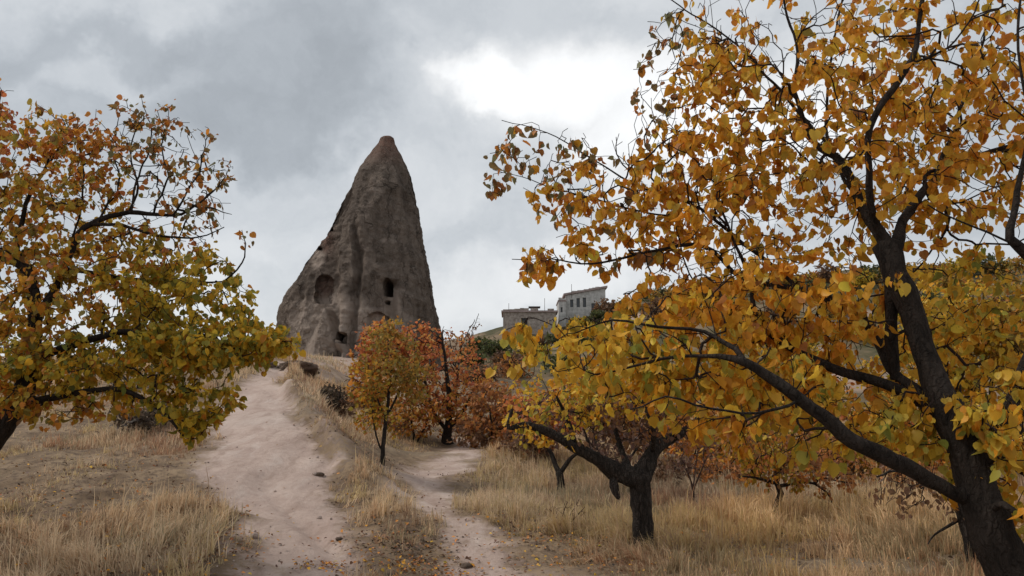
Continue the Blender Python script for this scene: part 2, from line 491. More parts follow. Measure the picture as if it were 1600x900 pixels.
class Tree:
    def __init__(s, seed, step=0.1, twig_r=0.0022):
        s.r = np.random.default_rng(seed)
        s.pos, s.par, s.dir, s.rad, s.grp, s.lw, s.pal = [], [], [], [], [], [], []
        s.step, s.tr = step, twig_r
        s.ngrp = 0
    def add(s, p, par, rad, grp, lw=0.0, pal=0):
        s.pos.append(np.asarray(p, float))
        s.par.append(par)
        d = s.pos[-1] - s.pos[par] if par >= 0 else np.array([0, 0, 1.0])
        n = np.linalg.norm(d)
        s.dir.append(d / n if n > 1e-9 else np.array([0, 0, 1.0]))
        s.rad.append(rad)
        s.grp.append(grp)
        s.lw.append(lw)
        s.pal.append(pal)
        return len(s.pos) - 1
    def limb(s, pts, wob=0.25, lw=0.0, pal=0, slim=.86):
        """pts: (px, py, Y, width in px) of a limb in the photograph"""
        q = np.array([[*P(a, b, Y), wd * slim / 2 / FPX * Y] for a, b, Y, wd in pts])
        return s.limb_w(q, wob, lw, pal)
    def limb_w(s, q, wob=0.25, lw=0.0, pal=0):
        c = catmull(q, s.step * 0.8)
        g = s.ngrp
        s.ngrp += 1
        if g == 0:
            prev = s.add(c[0, :3], -1, c[0, 3], g, 0, pal)
        else:
            A = np.array(s.pos)
            prev = int(np.argmin(((A - c[0, :3]) ** 2).sum(1)))
            if np.linalg.norm(A[prev] - c[0, :3]) > 0.02:
                prev = s.add(c[0, :3], prev, c[0, 3], g, 0, pal)
        k = len(c)
        ph = s.r.uniform(0, 50, 3)
        for i in range(1, k):
            off = fbm(np.array([[i * 0.31 * s.step / 0.1 + ph[j], ph[j], 0.5] for j in range(3)]), 2, 5) * s.step * wob * (1 if i < k - 1 else 0)
            prev = s.add(c[i, :3] + off, prev, c[i, 3], g, lw * (i / k > 0.55), pal)
        return prev
    def grow(s, T, lw, pal, curve=0.4, cost=0.7, maxlen=None, up=0.15):
        """join every target point to the nearest suitable branch node by a bent twig"""
        T = np.asarray(T)
        lw = np.broadcast_to(lw, len(T))
        pal = np.broadcast_to(pal, len(T))
        A0 = np.array(s.pos)
        dmin = np.array([np.sqrt(((A0 - t) ** 2).sum(1).min()) for t in T])
        order = np.argsort(dmin)
        cap = len(s.pos) + len(T) * 30 + 1000
        PA = np.zeros((cap, 3))
        DA = np.zeros((cap, 3))
        n = len(s.pos)
        PA[:n] = A0
        DA[:n] = np.array(s.dir)
        g = -1
        for i in order:
            t = T[i]
            v = t - PA[:n]
            d = np.sqrt((v * v).sum(1)) + 1e-6
            cs = (v * DA[:n]).sum(1) / d
            k = int(np.argmin(d * (1 + cost * (1 - cs))))
            L = d[k]
            if maxlen and L > maxlen:
                continue
            m = max(2, int(round(L / s.step)))
            if n + m + 2 > cap:
                break
            p0 = PA[k]
            mid = p0 + DA[k] * L * curve + (t - p0) * 0.15 + s.r.normal(0, 0.10, 3) * L + np.array([0, 0, up * L])
            c = bez(p0, mid, t, m)
            c[:-1] += s.r.normal(0, 0.05 * s.step, (m, 3))[:-1] * 2
            prev = k
            for j in range(m):
                prev = s.add(c[j], prev, 0.0, g, lw[i] * (0.25 + 0.75 * (j + 1) / m), pal[i])
                PA[n] = s.pos[-1]
                DA[n] = s.dir[-1]
                n += 1
    def radii(s, power=2.35, grow=0.0):
        n = len(s.pos)
        acc = np.zeros(n)
        man = np.array(s.rad)
        par = np.array(s.par)
        order = range(n - 1, -1, -1)
        rad = np.zeros(n)
        for i in order:           # children always come after their parent
            r = max(acc[i] ** (1 / power) if acc[i] > 0 else s.tr, s.tr)
            if man[i] > 0:
                r = max(man[i], s.tr)
            rad[i] = r
            if par[i] >= 0:
                acc[par[i]] += r ** power + grow * s.tr ** power
        for i in range(n):        # a twig is never thicker than what it grows from
            if par[i] >= 0:
                rad[i] = min(rad[i], rad[par[i]] * (0.98 if man[i] == 0 else 1.25))
        s.R = rad
    def strands(s):
        n = len(s.pos)
        kids = [[] for _ in range(n)]
        for i, p in enumerate(s.par):
            if p >= 0:
                kids[p].append(i)
        heads = [(i, -1) for i in range(n) if s.par[i] < 0]
        res = []
        while heads:
            h, p = heads.pop()
            ch = [p] if p >= 0 else []
            cur = h
            while True:
                ch.append(cur)
                ks = kids[cur]
                same = [k for k in ks if s.grp[k] == s.grp[cur]]
                nxt = max(same, key=lambda k: s.R[k]) if same else None
                for k in ks:
                    if k != nxt:
                        heads.append((k, cur))
                if nxt is None:
                    break
                cur = nxt
            res.append((s.grp[h], ch, p >= 0))
        return res
    def tubes(s, sides=(3, 4, 6, 9, 14), rough=0.10):
        """one (V, F) per branch group"""
        pos = np.array(s.pos)
        outp = {}
        for g, ch, joined in s.strands():
            ids = np.array(ch)
            p = pos[ids]
            rr = s.R[ids].copy()
            if joined:
                rr[0] = rr[1] if len(rr) > 1 else rr[0]
            if len(p) < 2:
                continue
            rm = rr.max()
            ns = sides[0] if rm < 0.004 else sides[1] if rm < 0.010 else sides[2] if rm < 0.03 else sides[3] if rm < 0.08 else sides[4]
            t = np.gradient(p, axis=0)
            t /= np.linalg.norm(t, axis=1)[:, None] + 1e-9
            ref = np.array([0.31, 0.83, 0.46]) if abs(t[0] @ np.array([0.31, 0.83, 0.46])) < 0.9 else np.array([1.0, 0, 0])
            nx = np.empty_like(t)
            v = ref - t[0] * (ref @ t[0])
            for i in range(len(t)):
                v = v - t[i] * (v @ t[i])
                v = v / (np.linalg.norm(v) + 1e-9)
                nx[i] = v
            ny = np.cross(t, nx)
            an = np.arange(ns) * 2 * math.pi / ns
            ring = nx[:, None, :] * np.cos(an)[None, :, None] + ny[:, None, :] * np.sin(an)[None, :, None]
            amp = np.ones((len(p), ns))
            if rm > 0.03:
                amp = 1 + rough * fbm((p[:, None, :] + ring * rr[:, None, None]) * 7 + 3, 3, 9)
                # twisted ribs of old bark
                amp += 0.05 * np.sin(an * 5)[None, :] * (rr[:, None] > 0.05)
            V = p[:, None, :] + ring * (rr[:, None] * amp)[:, :, None]
            m = len(p)
            V = V.reshape(-1, 3)
            i0 = (np.arange(m - 1)[:, None] * ns + np.arange(ns)[None, :])
            i1 = (np.arange(m - 1)[:, None] * ns + (np.arange(ns)[None, :] + 1) % ns)
            F = np.stack([i0, i1, i1 + ns, i0 + ns], -1).reshape(-1, 4)
            V = np.concatenate([V, p[-1:] + t[-1:] * rr[-1]])
            c = np.arange(ns)
            cap = np.stack([(m - 1) * ns + c, (m - 1) * ns + (c + 1) % ns, np.full(ns, m * ns)], -1)
            o = outp.setdefault(g, [[], [], [], 0])
            o[0].append(V)
            o[1].append(F + o[3])
            o[2].append(cap + o[3])
            o[3] += len(V)
        return {g: (np.concatenate(o[0]), [np.concatenate(o[1]), np.concatenate(o[2])]) for g, o in outp.items()}

def leaf_shape(curl, fold, wide, simple=False):
    if simple:
        o = [(0.42, 0.22), (0.36, 0.62)]
        pts = [(0, 0), (0, 1.0)] + [(x * wide, y) for x, y in o] + [(-x * wide, y) for x, y in o]
        F = [(0, 2, 3), (0, 3, 1), (0, 5, 4), (0, 1, 5)]
    else:
        o = [(0.24, -0.07), (0.44, 0.12), (0.49, 0.40), (0.33, 0.70)]
        pts = [(0, 0), (0, 0.45), (0, 1.0)] + [(x * wide, y) for x, y in o] + [(-x * wide, y) for x, y in o]
        F = [(0, 3, 4), (0, 4, 1), (1, 4, 5), (1, 5, 6), (1, 6, 2), (0, 8, 7), (0, 1, 8), (1, 9, 8), (1, 10, 9), (1, 2, 10), (11, 12, 13)]
        pts += [(-0.025, 0.02), (0.025, 0.02), (0.03, -0.55)]      # the stalk
    V = np.array([(x, y, fold * abs(x) - curl * y * y + 0.05 * math.sin(9 * x + 5 * y)) for x, y in pts])
    return V, np.array(F)
SHAPES = [leaf_shape(c, f, wd) for c, f, wd in ((0.15, 0.35, 1.0), (0.4, 0.25, 0.85), (-0.15, 0.5, 1.1), (0.6, 0.75, 0.95), (0.1, 0.1, 1.0), (0.35, -0.4, 0.95), (0.8, 1.1, 0.8), (-0.4, 0.9, 0.85), (0.5, 0.5, 0.6))]
SIMPLE = [leaf_shape(c, f, wd, True) for c, f, wd in ((0.2, 0.4, 0.8), (0.4, 0.1, 1.0), (-0.1, 0.7, 0.7))]

def leaf_frames(r, n, hang, dirs):
    """midrib, side and normal vectors of n leaves; hang: how strongly they droop"""
    a = r.normal(0, 1, (n, 3)) * 0.5 + dirs * 0.3
    a[:, 2] -= hang
    a /= np.linalg.norm(a, axis=1)[:, None]
    b = r.normal(0, 1, (n, 3))
    b -= a * (a * b).sum(1)[:, None]
    b /= np.linalg.norm(b, axis=1)[:, None]
    return a, b, np.cross(b, a)
def leaf_mesh(name, pos, a, b, c, size, shape, col, shapes, mat, origin):
    Vs, Fs, Cs, off = [], [], [], 0
    for k, (tv, tf) in enumerate(shapes):
        s = np.where(shape == k)[0]
        if not len(s):
            continue
        v = pos[s][:, None, :] + size[s][:, None, None] * (tv[None, :, 0:1] * b[s][:, None, :] + tv[None, :, 1:2] * a[s][:, None, :] + tv[None, :, 2:3] * c[s][:, None, :])
        f = tf[None] + (np.arange(len(s)) * len(tv))[:, None, None] + off
        Vs.append(v.reshape(-1, 3))
        Fs.append(f.reshape(-1, 3))
        Cs.append(np.repeat(col[s], len(tv), 0))
        off += len(s) * len(tv)
    return mesh_np(name, np.concatenate(Vs) - origin, np.concatenate(Fs), mat, True, np.concatenate(Cs))

# leaf colours (reflectance), by palette name: (weight, colour)
PAL = {
    'gold': [(4, (.68, .34, .034)), (3, (.66, .285, .030)), (2.0, (.66, .40, .045)), (.9, (.60, .22, .035)), (.9, (.46, .33, .055)), (.6, (.40, .17, .05))],
    'goldgreen': [(4, (.66, .385, .04)), (2.5, (.60, .40, .05)), (1.2, (.40, .335, .055)), (2, (.63, .28, .025)), (.5, (.24, .25, .04))],
    'sparse': [(2, (.50, .19, .03)), (2, (.36, .14, .04)), (2, (.22, .15, .06)), (1.2, (.18, .17, .08)), (1, (.55, .27, .03))],
    'olive': [(2.6, (.40, .31, .04)), (3, (.52, .36, .04)), (1.4, (.25, .23, .04)), (2.6, (.60, .35, .03)), (.8, (.52, .21, .025)), (.5, (.15, .16, .035))],
    'oliveorange': [(3, (.52, .27, .03)), (2.4, (.42, .29, .04)), (1.8, (.52, .20, .03)), (1.2, (.24, .19, .04)), (.8, (.42, .13, .035)), (.8, (.25, .13, .05))],
    'orange': [(3, (.58, .23, .045)), (1.6, (.50, .17, .045)), (2.4, (.54, .29, .045)), (1, (.36, .22, .05)), (.5, (.34, .11, .05))],
    'red': [(3, (.54, .17, .065)), (2.5, (.58, .23, .065)), (1.2, (.42, .12, .06)), (1.8, (.55, .29, .08)), (.6, (.42, .25, .10))],
    'rust': [(3, (.38, .16, .055)), (2, (.45, .18, .05)), (2, (.27, .125, .06)), (1, (.38, .23, .07))],
    'yellow': [(3, (.40, .23, .04)), (2.5, (.31, .215, .045)), (1.5, (.42, .18, .035)), (1.5, (.22, .175, .05))],
    'brown': [(3, (.20, .11, .06)), (2, (.15, .085, .055)), (1, (.28, .15, .06))],
    'plum': [(3, (.13, .075, .06)), (2, (.18, .10, .07)), (1, (.25, .13, .06))],
    'green': [(3, (.065, .08, .03)), (2, (.10, .11, .04)), (1, (.16, .14, .05))],
    'dark': [(2, (.06, .046, .034)), (1.5, (.11, .08, .055)), (.6, (.19, .14, .10))],
}
PALN = list(PAL)
def leaf_colours(r, pal, pos, k=1.1):
    col = np.zeros((len(pal), 3))
    cl = 0.5 + 0.5 * np.clip(fbm(pos * k, 2, 40) * 1.2, -1, 1)
    u = np.clip(0.6 * r.random(len(pal)) + 0.4 * cl, 0, 0.999)
    for i, nm in enumerate(PALN):
        s = np.where(pal == i)[0]
        if not len(s):
            continue
        wts = np.array([q[0] for q in PAL[nm]], float)
        cs = np.array([q[1] for q in PAL[nm]])
        uu = np.where(r.random(len(s)) < 0.6, r.random(len(s)), u[s])
        col[s] = cs[np.minimum(np.searchsorted(np.cumsum(wts) / wts.sum(), uu), len(cs) - 1)]
    j = r.normal(1, 0.16, (len(pal), 1)).clip(0.55, 1.5)
    return np.clip(col * 1.1 * j * r.normal(1, 0.025, (len(pal), 3)).clip(0.9, 1.1), 0.005, 0.8)

def ball(r, n, px, py, Y, rx, ry, ry_m, flat=1.0):
    """n points in an ellipsoid given by its place in the photograph, at distance Y"""
    c = P(px, py, Y)
    k = Y / FPX
    d = r.normal(0, 1, (n, 3))
    d /= np.linalg.norm(d, axis=1)[:, None]
    d *= (r.random(n) ** (1 / 2.6))[:, None]
    return c + d * np.array([rx * k, ry_m, ry * k])

def dress(tree, name_root, root, n_leaf, size, hang=0.9, shapes=SHAPES, bark=M_BARK, twig=M_TWIG, petiole=0.03, per=3, singles=0, spread=0.03, limb_name='branch', rough=0.10):
    """turn a grown skeleton into trunk, branches, twigs and leaves under root"""
    o = np.array(root.location)
    for g, (V, F) in sorted(tree.tubes(rough=rough).items(), key=lambda q: (q[0] < 0, q[0])):
        nm = 'trunk' if g == 0 else limb_name if g > 0 else 'twigs'
        q = obj(nm, mesh_np(nm, V - o, F, twig if g < 0 else bark, True), root)
        if g < 0:
            q['kind'] = 'stuff'
    if n_leaf <= 0:
        return
    r = tree.r
    lw = np.array(tree.lw) * (tree.R < max(0.012, 3 * tree.tr))
    pr = lw / lw.sum()
    nc = max(1, n_leaf // per)
    ids = r.choice(len(lw), nc, p=pr)
    ids = np.repeat(ids, r.integers(1, 2 * per, nc))[:n_leaf]
    n = len(ids)
    pos0 = np.array(tree.pos)[ids]
    dr = np.array(tree.dir)[ids]
    pal = np.array([PALN.index(p) if isinstance(p, str) else p for p in tree.pal])[ids]
    a, b, c = leaf_frames(r, n, hang, dr)
    pos = pos0 + a * petiole * r.uniform(0.4, 1.3, (n, 1)) + r.normal(0, spread, (n, 3)) * np.array([1, 1, .7])
    sz = size * r.normal(1, 0.27, n).clip(0.4, 1.6)
    sh = r.integers(0, len(shapes), n)
    col = leaf_colours(r, pal, pos)
    rest = np.ones(n, bool)
    if singles:
        v = pos - np.array([0, 0, EYE])
        d = np.linalg.norm(v, axis=1)
        px = 800 + FPX * (v[:, 0] / v[:, 1])
        vz = v[:, 2] / v[:, 1]
        py = 450 - FPX * np.tan(np.arctan(vz) - PITCH)
        inside = (v[:, 1] > 0.5) & (px > 5) & (px < 1595) & (py > 5) & (py < 895)
        score = sz * sz / d ** 2 * (0.25 + np.abs((c * v).sum(1)) / d) * inside
        top = np.argsort(-score)[:singles]
        rest[top] = False
        cache = {}
        for i in top:
            key = (int(sh[i]), tuple(np.round(col[i] * np.array([9, 14, 40])).astype(int)))
            if key not in cache:
                tv, tf = shapes[sh[i]]
                cache[key] = mesh_np('leaf', tv, tf, M_LEAF, True, np.repeat(col[i][None], len(tv), 0))
            q = obj('leaf', cache[key], root)
            m = Matrix([[b[i][k] * sz[i], a[i][k] * sz[i], c[i][k] * sz[i], pos[i][k] - o[k]] for k in range(3)] + [[0, 0, 0, 1]])
            q.matrix_local = m
    s = rest
    q = obj('crown', leaf_mesh('crown', pos[s], a[s], b[s], c[s], sz[s], sh[s], col[s], shapes, M_LEAF, o), root)
    q['kind'] = 'stuff'

# ---- the big apricot tree that leans in from the right
def big_tree():
    T = Tree(11, 0.085, 0.0025)
    L = lambda *a, **k: T.limb(*a, slim=.74, **k)
    T.limb([(1668, 1105, 4.15, 130), (1640, 1030, 4.12, 105), (1600, 950, 4.1, 88), (1567, 860, 4.1, 76), (1534, 785, 4.15, 66), (1514, 718, 4.2, 64), (1478, 640, 4.3, 52),
            (1452, 570, 4.4, 44), (1425, 490, 4.5, 42), (1398, 425, 4.55, 46), (1387, 385, 4.6, 44)], 0.12)
    L([(1500, 775, 4.15, 34), (1450, 748, 4.05, 36), (1415, 725, 4.0, 36), (1335, 688, 3.95, 34), (1268, 635, 3.95, 30), (1195, 588, 4.0, 24), (1165, 568, 4.0, 17), (1100, 556, 4.15, 9), (1030, 560, 4.25, 6), (930, 585, 4.3, 3.5)])
    L([(1468, 640, 4.3, 28), (1417, 612, 4.5, 24), (1363, 593, 4.6, 22), (1297, 576, 4.7, 20), (1230, 540, 4.8, 17), (1182, 497, 4.9, 13), (1176, 445, 5.0, 9), (1150, 380, 5.0, 6), (1120, 310, 5.05, 4)])
    L([(1440, 620, 4.4, 20), (1392, 575, 4.7, 22), (1363, 518, 4.9, 22), (1345, 494, 4.95, 20), (1300, 470, 5.0, 17), (1250, 450, 5.1, 14), (1160, 434, 5.1, 10), (1100, 386, 5.15, 8), (1010, 394, 5.2, 6), (925, 410, 5.2, 4), (860, 402, 5.2, 2.5), (800, 405, 5.2, 1.8)], lw=.4, pal='sparse')
    L([(1398, 590, 4.6, 24), (1392, 520, 4.6, 26), (1392, 450, 4.6, 26), (1390, 400, 4.6, 24)], 0.1)
    L([(1387, 385, 4.6, 30), (1358, 345, 4.7, 26), (1344, 320, 4.75, 22), (1326, 275, 4.8, 18), (1308, 245, 4.85, 16), (1270, 218, 4.9, 12), (1240, 140, 4.9, 9), (1246, 80, 4.95, 6), (1225, 0, 5, 5), (1215, -80, 5, 3)])
    L([(1385, 380, 4.6, 24), (1366, 340, 4.55, 18), (1361, 300, 4.5, 17), (1357, 235, 4.45, 15), (1378, 170, 4.4, 14), (1412, 112, 4.4, 13), (1432, 75, 4.4, 11), (1444, 0, 4.4, 9), (1450, -90, 4.4, 6), (1440, -180, 4.4, 4)])
    L([(1424, 100, 4.4, 8), (1450, 90, 4.35, 7), (1478, 74, 4.3, 5), (1520, 20, 4.3, 4), (1550, -40, 4.3, 3)])
    L([(1394, 400, 4.6, 28), (1412, 345, 4.7, 22), (1430, 322, 4.8, 20), (1461, 280, 4.9, 16), (1500, 256, 5.0, 13), (1560, 235, 5.1, 10), (1620, 212, 5.2, 8), (1720, 150, 5.3, 5)])
    L([(1310, 250, 4.85, 10), (1262, 190, 5.1, 8), (1200, 120, 5.2, 6), (1130, 55, 5.3, 4), (1060, 10, 5.3, 3), (1020, -20, 5.3, 2)])
    L([(1240, 445, 5.1, 9), (1150, 370, 5.3, 8), (1080, 320, 5.4, 6), (1000, 290, 5.4, 4.5), (930, 250, 5.4, 3.2), (870, 215, 5.4, 2.4), (800, 193, 5.4, 1.6), (784, 188, 5.4, 1.3)], lw=.35, pal='sparse')
    L([(1080, 335, 5.4, 5), (1000, 330, 5.3, 4.5), (920, 308, 5.2, 3.6), (870, 298, 5.2, 2.8), (815, 278, 5.2, 2), (770, 265, 5.2, 1.3)], lw=.35, pal='sparse')
    L([(1165, 560, 4.0, 14), (1100, 520, 4.2, 9), (1030, 510, 4.2, 7), (960, 500, 4.2, 5), (900, 520, 4.2, 3)])
    L([(1250, 625, 3.95, 9), (1180, 650, 3.9, 6), (1110, 640, 3.9, 5), (1040, 618, 3.9, 4), (985, 640, 3.9, 3)])
    L([(1520, 730, 4.2, 30), (1560, 712, 4.3, 24), (1605, 738, 4.4, 20), (1680, 760, 4.5, 14), (1780, 740, 4.6, 8)])
    L([(1545, 800, 4.12, 18), (1570, 785, 3.95, 14), (1602, 803, 3.9, 12), (1680, 800, 3.9, 7)])
    L([(1530, 730, 4.15, 34), (1590, 600, 4.0, 30), (1640, 480, 3.95, 30), (1612, 400, 3.95, 26), (1578, 372, 3.95, 20), (1588, 318, 4.0, 13), (1610, 200, 4.0, 9), (1590, 80, 4.0, 6), (1600, -60, 4.1, 4)])
    L([(1580, 380, 3.95, 5), (1540, 362, 3.9, 4.5), (1500, 345, 3.85, 4), (1450, 320, 3.8, 3)])
    L([(1380, 360, 4.6, 12), (1330, 300, 5.2, 9), (1290, 200, 5.6, 7), (1300, 90, 5.8, 5), (1320, -30, 5.8, 4)])
    L([(1461, 280, 4.9, 9), (1500, 180, 5.3, 8), (1530, 80, 5.5, 6), (1560, -40, 5.6, 4)])
    r = T.r
    Ts, lws, pals = [], [], []
    def B(n, px, py, Y, rx, ry, rY, lw, pal):
        q = ball(r, n, px, py, Y, rx, ry, rY)
        Ts.append(q)
        lws.append(np.full(n, lw))
        pals.append(np.full(n, PALN.index(pal)))
    B(620, 1330, 190, 5.0, 300, 225, 0.95, 1, 'gold')
    B(330, 1560, 170, 4.9, 210, 240, 0.95, 1, 'gold')
    B(270, 1120, 320, 5.2, 190, 140, 0.6, 1, 'gold')
    B(190, 1110, 120, 5.3, 105, 150, 0.5, .6, 'gold')
    B(40, 1040, 130, 5.3, 60, 130, 0.4, .5, 'sparse')
    B(120, 950, 330, 5.3, 140, 95, 0.4, .8, 'gold')
    B(40, 850, 265, 5.3, 95, 85, 0.3, .7, 'sparse')
    B(10, 800, 230, 5.3, 30, 50, 0.15, .9, 'sparse')
    B(12, 950, 230, 5.3, 100, 35, 0.2, .7, 'sparse')
    B(20, 860, 408, 5.2, 72, 25, 0.2, 1, 'gold')
    B(300, 1180, 470, 4.8, 240, 85, 0.7, 1, 'gold')
    B(190, 960, 545, 4.5, 190, 66, 0.5, .85, 'goldgreen')
    B(190, 1140, 600, 4.4, 205, 70, 0.4, .9, 'goldgreen')
    B(22, 1130, 672, 4.2, 130, 28, 0.3, .8, 'gold')
    B(150, 1270, 560, 4.9, 190, 90, 0.5, .9, 'gold')
    B(60, 1280, 670, 4.2, 130, 60, 0.25, .7, 'goldgreen')
    B(230, 1530, 500, 5.3, 170, 150, 0.6, 1, 'goldgreen')
    B(80, 1440, 660, 4.35, 110, 60, 0.2, 1, 'goldgreen')
    B(60, 1560, 650, 3.95, 60, 80, 0.25, 1, 'goldgreen')
    B(60, 1580, 760, 4.2, 90, 60, 0.4, .9, 'goldgreen')
    B(620, 1300, 200, 5.1, 340, 250, 0.9, .12, 'gold')
    B(190, 1020, 320, 5.3, 200, 130, 0.5, .14, 'sparse')
    B(60, 1060, 110, 5.3, 90, 140, 0.4, .16, 'sparse')
    B(120, 1200, 480, 5.0, 260, 110, 0.6, .12, 'gold')
    B(140, 1400, -110, 4.9, 330, 120, 0.9, 1, 'gold')
    B(130, 1800, 250, 4.7, 170, 300, 0.9, 1, 'gold')
    T.grow(np.concatenate(Ts), np.concatenate(lws), np.concatenate(pals), 0.35, 0.75, 0.95, 0.10)
    T.radii(2.5)
    b = P(1668, 1105, 4.15)
    root = empty('apricot_tree', (b[0], b[1], gz(b[0], b[1])), 'tall golden apricot tree with dark leaning trunk spreading over the right half', 'tree', None)
    dress(T, 'apricot_tree', root, 14200, 0.048, 1.7, SHAPES, M_BARK, M_TWIG, 0.035, 3, 300, 0.024, rough=.2)
big_tree()

# ---- the orange and olive tree on the left
def left_tree():
    T = Tree(23, 0.11, 0.0036)
    T.limb([(-90, 790, 8.3, 66), (-52, 735, 8.3, 54), (-10, 680, 8.3, 46), (28, 628, 8.35, 38), (48, 560, 8.4, 29), (54, 500, 8.4, 25), (52, 455, 8.4, 22)], 0.1)
    L = T.limb
    L([(52, 460, 8.4, 22), (46, 428, 8.4, 20), (24, 408, 8.35, 17), (-8, 398, 8.3, 15), (-60, 350, 8.3, 10), (-90, 270, 8.3, 6)])
    L([(56, 500, 8.4, 18), (84, 450, 8.5, 15), (115, 390, 8.6, 12), (132, 355, 8.6, 11), (200, 333, 8.7, 9), (270, 337, 8.8, 6), (310, 318, 8.8, 4), (345, 290, 8.8, 2.5)], lw=.15, pal='sparse')
    L([(140, 352, 8.6, 7), (190, 352, 8.5, 6), (245, 365, 8.4, 5), (310, 372, 8.3, 3), (350, 355, 8.3, 2)], lw=.2, pal='sparse')
    L([(200, 333, 8.7, 5), (215, 290, 8.7, 4), (200, 240, 8.7, 3), (215, 195, 8.7, 2)], lw=.2, pal='sparse')
    L([(54, 560, 8.4, 18), (110, 540, 8.2, 14), (190, 520, 8.1, 11), (270, 530, 8.1, 8), (360, 545, 8.1, 5), (440, 535, 8.1, 3)])
    L([(40, 628, 8.35, 16), (110, 615, 8.1, 12), (190, 610, 8, 9), (250, 640, 8, 6), (285, 680, 8, 4), (310, 684, 8, 2.5), (322, 668, 8, 1.6)])
    L([(56, 480, 8.4, 14), (30, 400, 8.6, 11), (40, 320, 8.7, 8), (70, 260, 8.7, 5), (95, 205, 8.7, 3)])
    L([(100, 420, 8.5, 8), (180, 430, 8.8, 7), (260, 440, 9, 5), (350, 440, 9, 3)])
    for q in ([(150, 350), (185, 290), (180, 235), (188, 175)], [(205, 333), (222, 265), (236, 200), (222, 158)], [(240, 335), (262, 275), (258, 225), (272, 185)], [(270, 337), (300, 280), (318, 235), (326, 212)],
              [(290, 330), (335, 300), (358, 262)], [(300, 320), (335, 325), (362, 335)], [(70, 262), (100, 210), (96, 178)], [(84, 450), (130, 300), (120, 215), (130, 190)], [(350, 440), (385, 400), (378, 360)]):
        L([(a, b, 8.6 + .1 * i, 4.5 - 3.3 * i / (len(q) - 1)) for i, (a, b) in enumerate(q)], .5, .35, 'sparse')
    L([(-8, 398, 8.3, 8), (-30, 300, 8.5, 6), (-12, 220, 8.5, 4), (2, 140, 8.5, 2)])
    r = T.r
    Ts, lws, pals = [], [], []
    def B(n, px, py, Y, rx, ry, rY, lw, pal):
        Ts.append(ball(r, n, px, py, Y, rx, ry, rY))
        lws.append(np.full(n, lw))
        pals.append(np.full(n, PALN.index(pal)))
    B(310, 65, 290, 8.6, 145, 130, 1.1, .9, 'oliveorange')
    B(60, 120, 225, 8.7, 105, 60, .5, .7, 'orange')
    B(230, 240, 270, 8.8, 120, 115, .7, .11, 'sparse')
    B(90, 315, 305, 8.8, 55, 85, .4, .22, 'sparse')
    B(70, 250, 390, 8.6, 90, 50, .6, .5, 'oliveorange')
    B(34, 220, 200, 8.7, 55, 60, .3, .6, 'sparse')
    B(260, 120, 450, 8.5, 170, 90, 1.1, .9, 'oliveorange')
    B(300, 270, 470, 8.5, 125, 95, .9, 1, 'olive')
    B(220, 330, 535, 8.2, 120, 48, .6, 1, 'olive')
    B(46, 425, 538, 8.1, 52, 32, .3, 1.2, 'olive')
    B(240, 160, 570, 8.3, 175, 62, .9, 1, 'olive')
    B(70, 300, 620, 8.0, 75, 40, .4, .9, 'olive')
    B(60, 40, 590, 8, 90, 60, .6, 1.1, 'oliveorange')
    B(50, 60, 510, 7.9, 80, 70, .3, 1.1, 'oliveorange')
    B(30, 120, 640, 8.0, 110, 30, .5, .8, 'oliveorange')
    B(22, 300, 660, 8.0, 38, 24, .2, .9, 'olive')
    B(220, -120, 400, 8.5, 170, 220, 1.2, 1, 'oliveorange')
    B(40, -4, 185, 8.5, 22, 75, .3, .8, 'red')
    T.grow(np.concatenate(Ts), np.concatenate(lws), np.concatenate(pals), 0.35, 0.75, 1.2, 0.10)
    T.radii(2.5)
    b = P(-90, 790, 8.3)
    root = empty('apricot_tree', (b[0], b[1], gz(b[0], b[1])), 'orange and olive leaved tree beside the left of the dirt path', 'tree')
    dress(T, 'apricot_tree', root, 15500, 0.055, 1.0, SHAPES, M_BARK, M_TWIG, 0.03, 3, 300, 0.035)
left_tree()

# ---- smaller trees and shrubs: trunk drawn by hand, crown given by ellipsoids
def plant(seed, name, label, cat, base, limbs, balls, n_leaf, size, group=None, step=0.12, twr=0.004, bark=M_BARKG, twig=M_TWIG, hang=0.7, spread=0.05, per=3, shapes=SIMPLE, power=2.5, maxlen=2.5, up=0.12, rough=.1, dY=0.0):
    """base: pixel where the stem meets the ground; limbs: lists of (px, py, dY, width px); balls: (n, px, py, dY, rx, ry, depth m, leafiness, palette)"""
    g = ground(*base)
    g[1] += dY
    Y = g[1]
    T = Tree(seed, step, twr)
    for l in limbs:
        T.limb([(a, b, Y + d, wd) for a, b, d, wd in l], 0.2)
    Ts, lws, pals = [], [], []
    for (n, px, py, d, rx, ry, dm, lw, pal) in balls:
        Ts.append(ball(T.r, n, px, py, Y + d, rx, ry, dm))
        lws.append(np.full(n, lw))
        pals.append(np.full(n, PALN.index(pal)))
    Tg = np.concatenate(Ts)
    ok = Tg[:, 2] > zf(Tg[:, 0], Tg[:, 1]) + 0.08
    T.grow(Tg[ok], np.concatenate(lws)[ok], np.concatenate(pals)[ok], 0.35, 0.7, maxlen, up)
    T.radii(power)
    root = empty(name, (g[0], g[1], gz(g[0], g[1])), label, cat, group)
    dress(T, name, root, n_leaf, size, hang, shapes, bark, twig, 0.02, per, 0, spread, rough=rough)
    return root

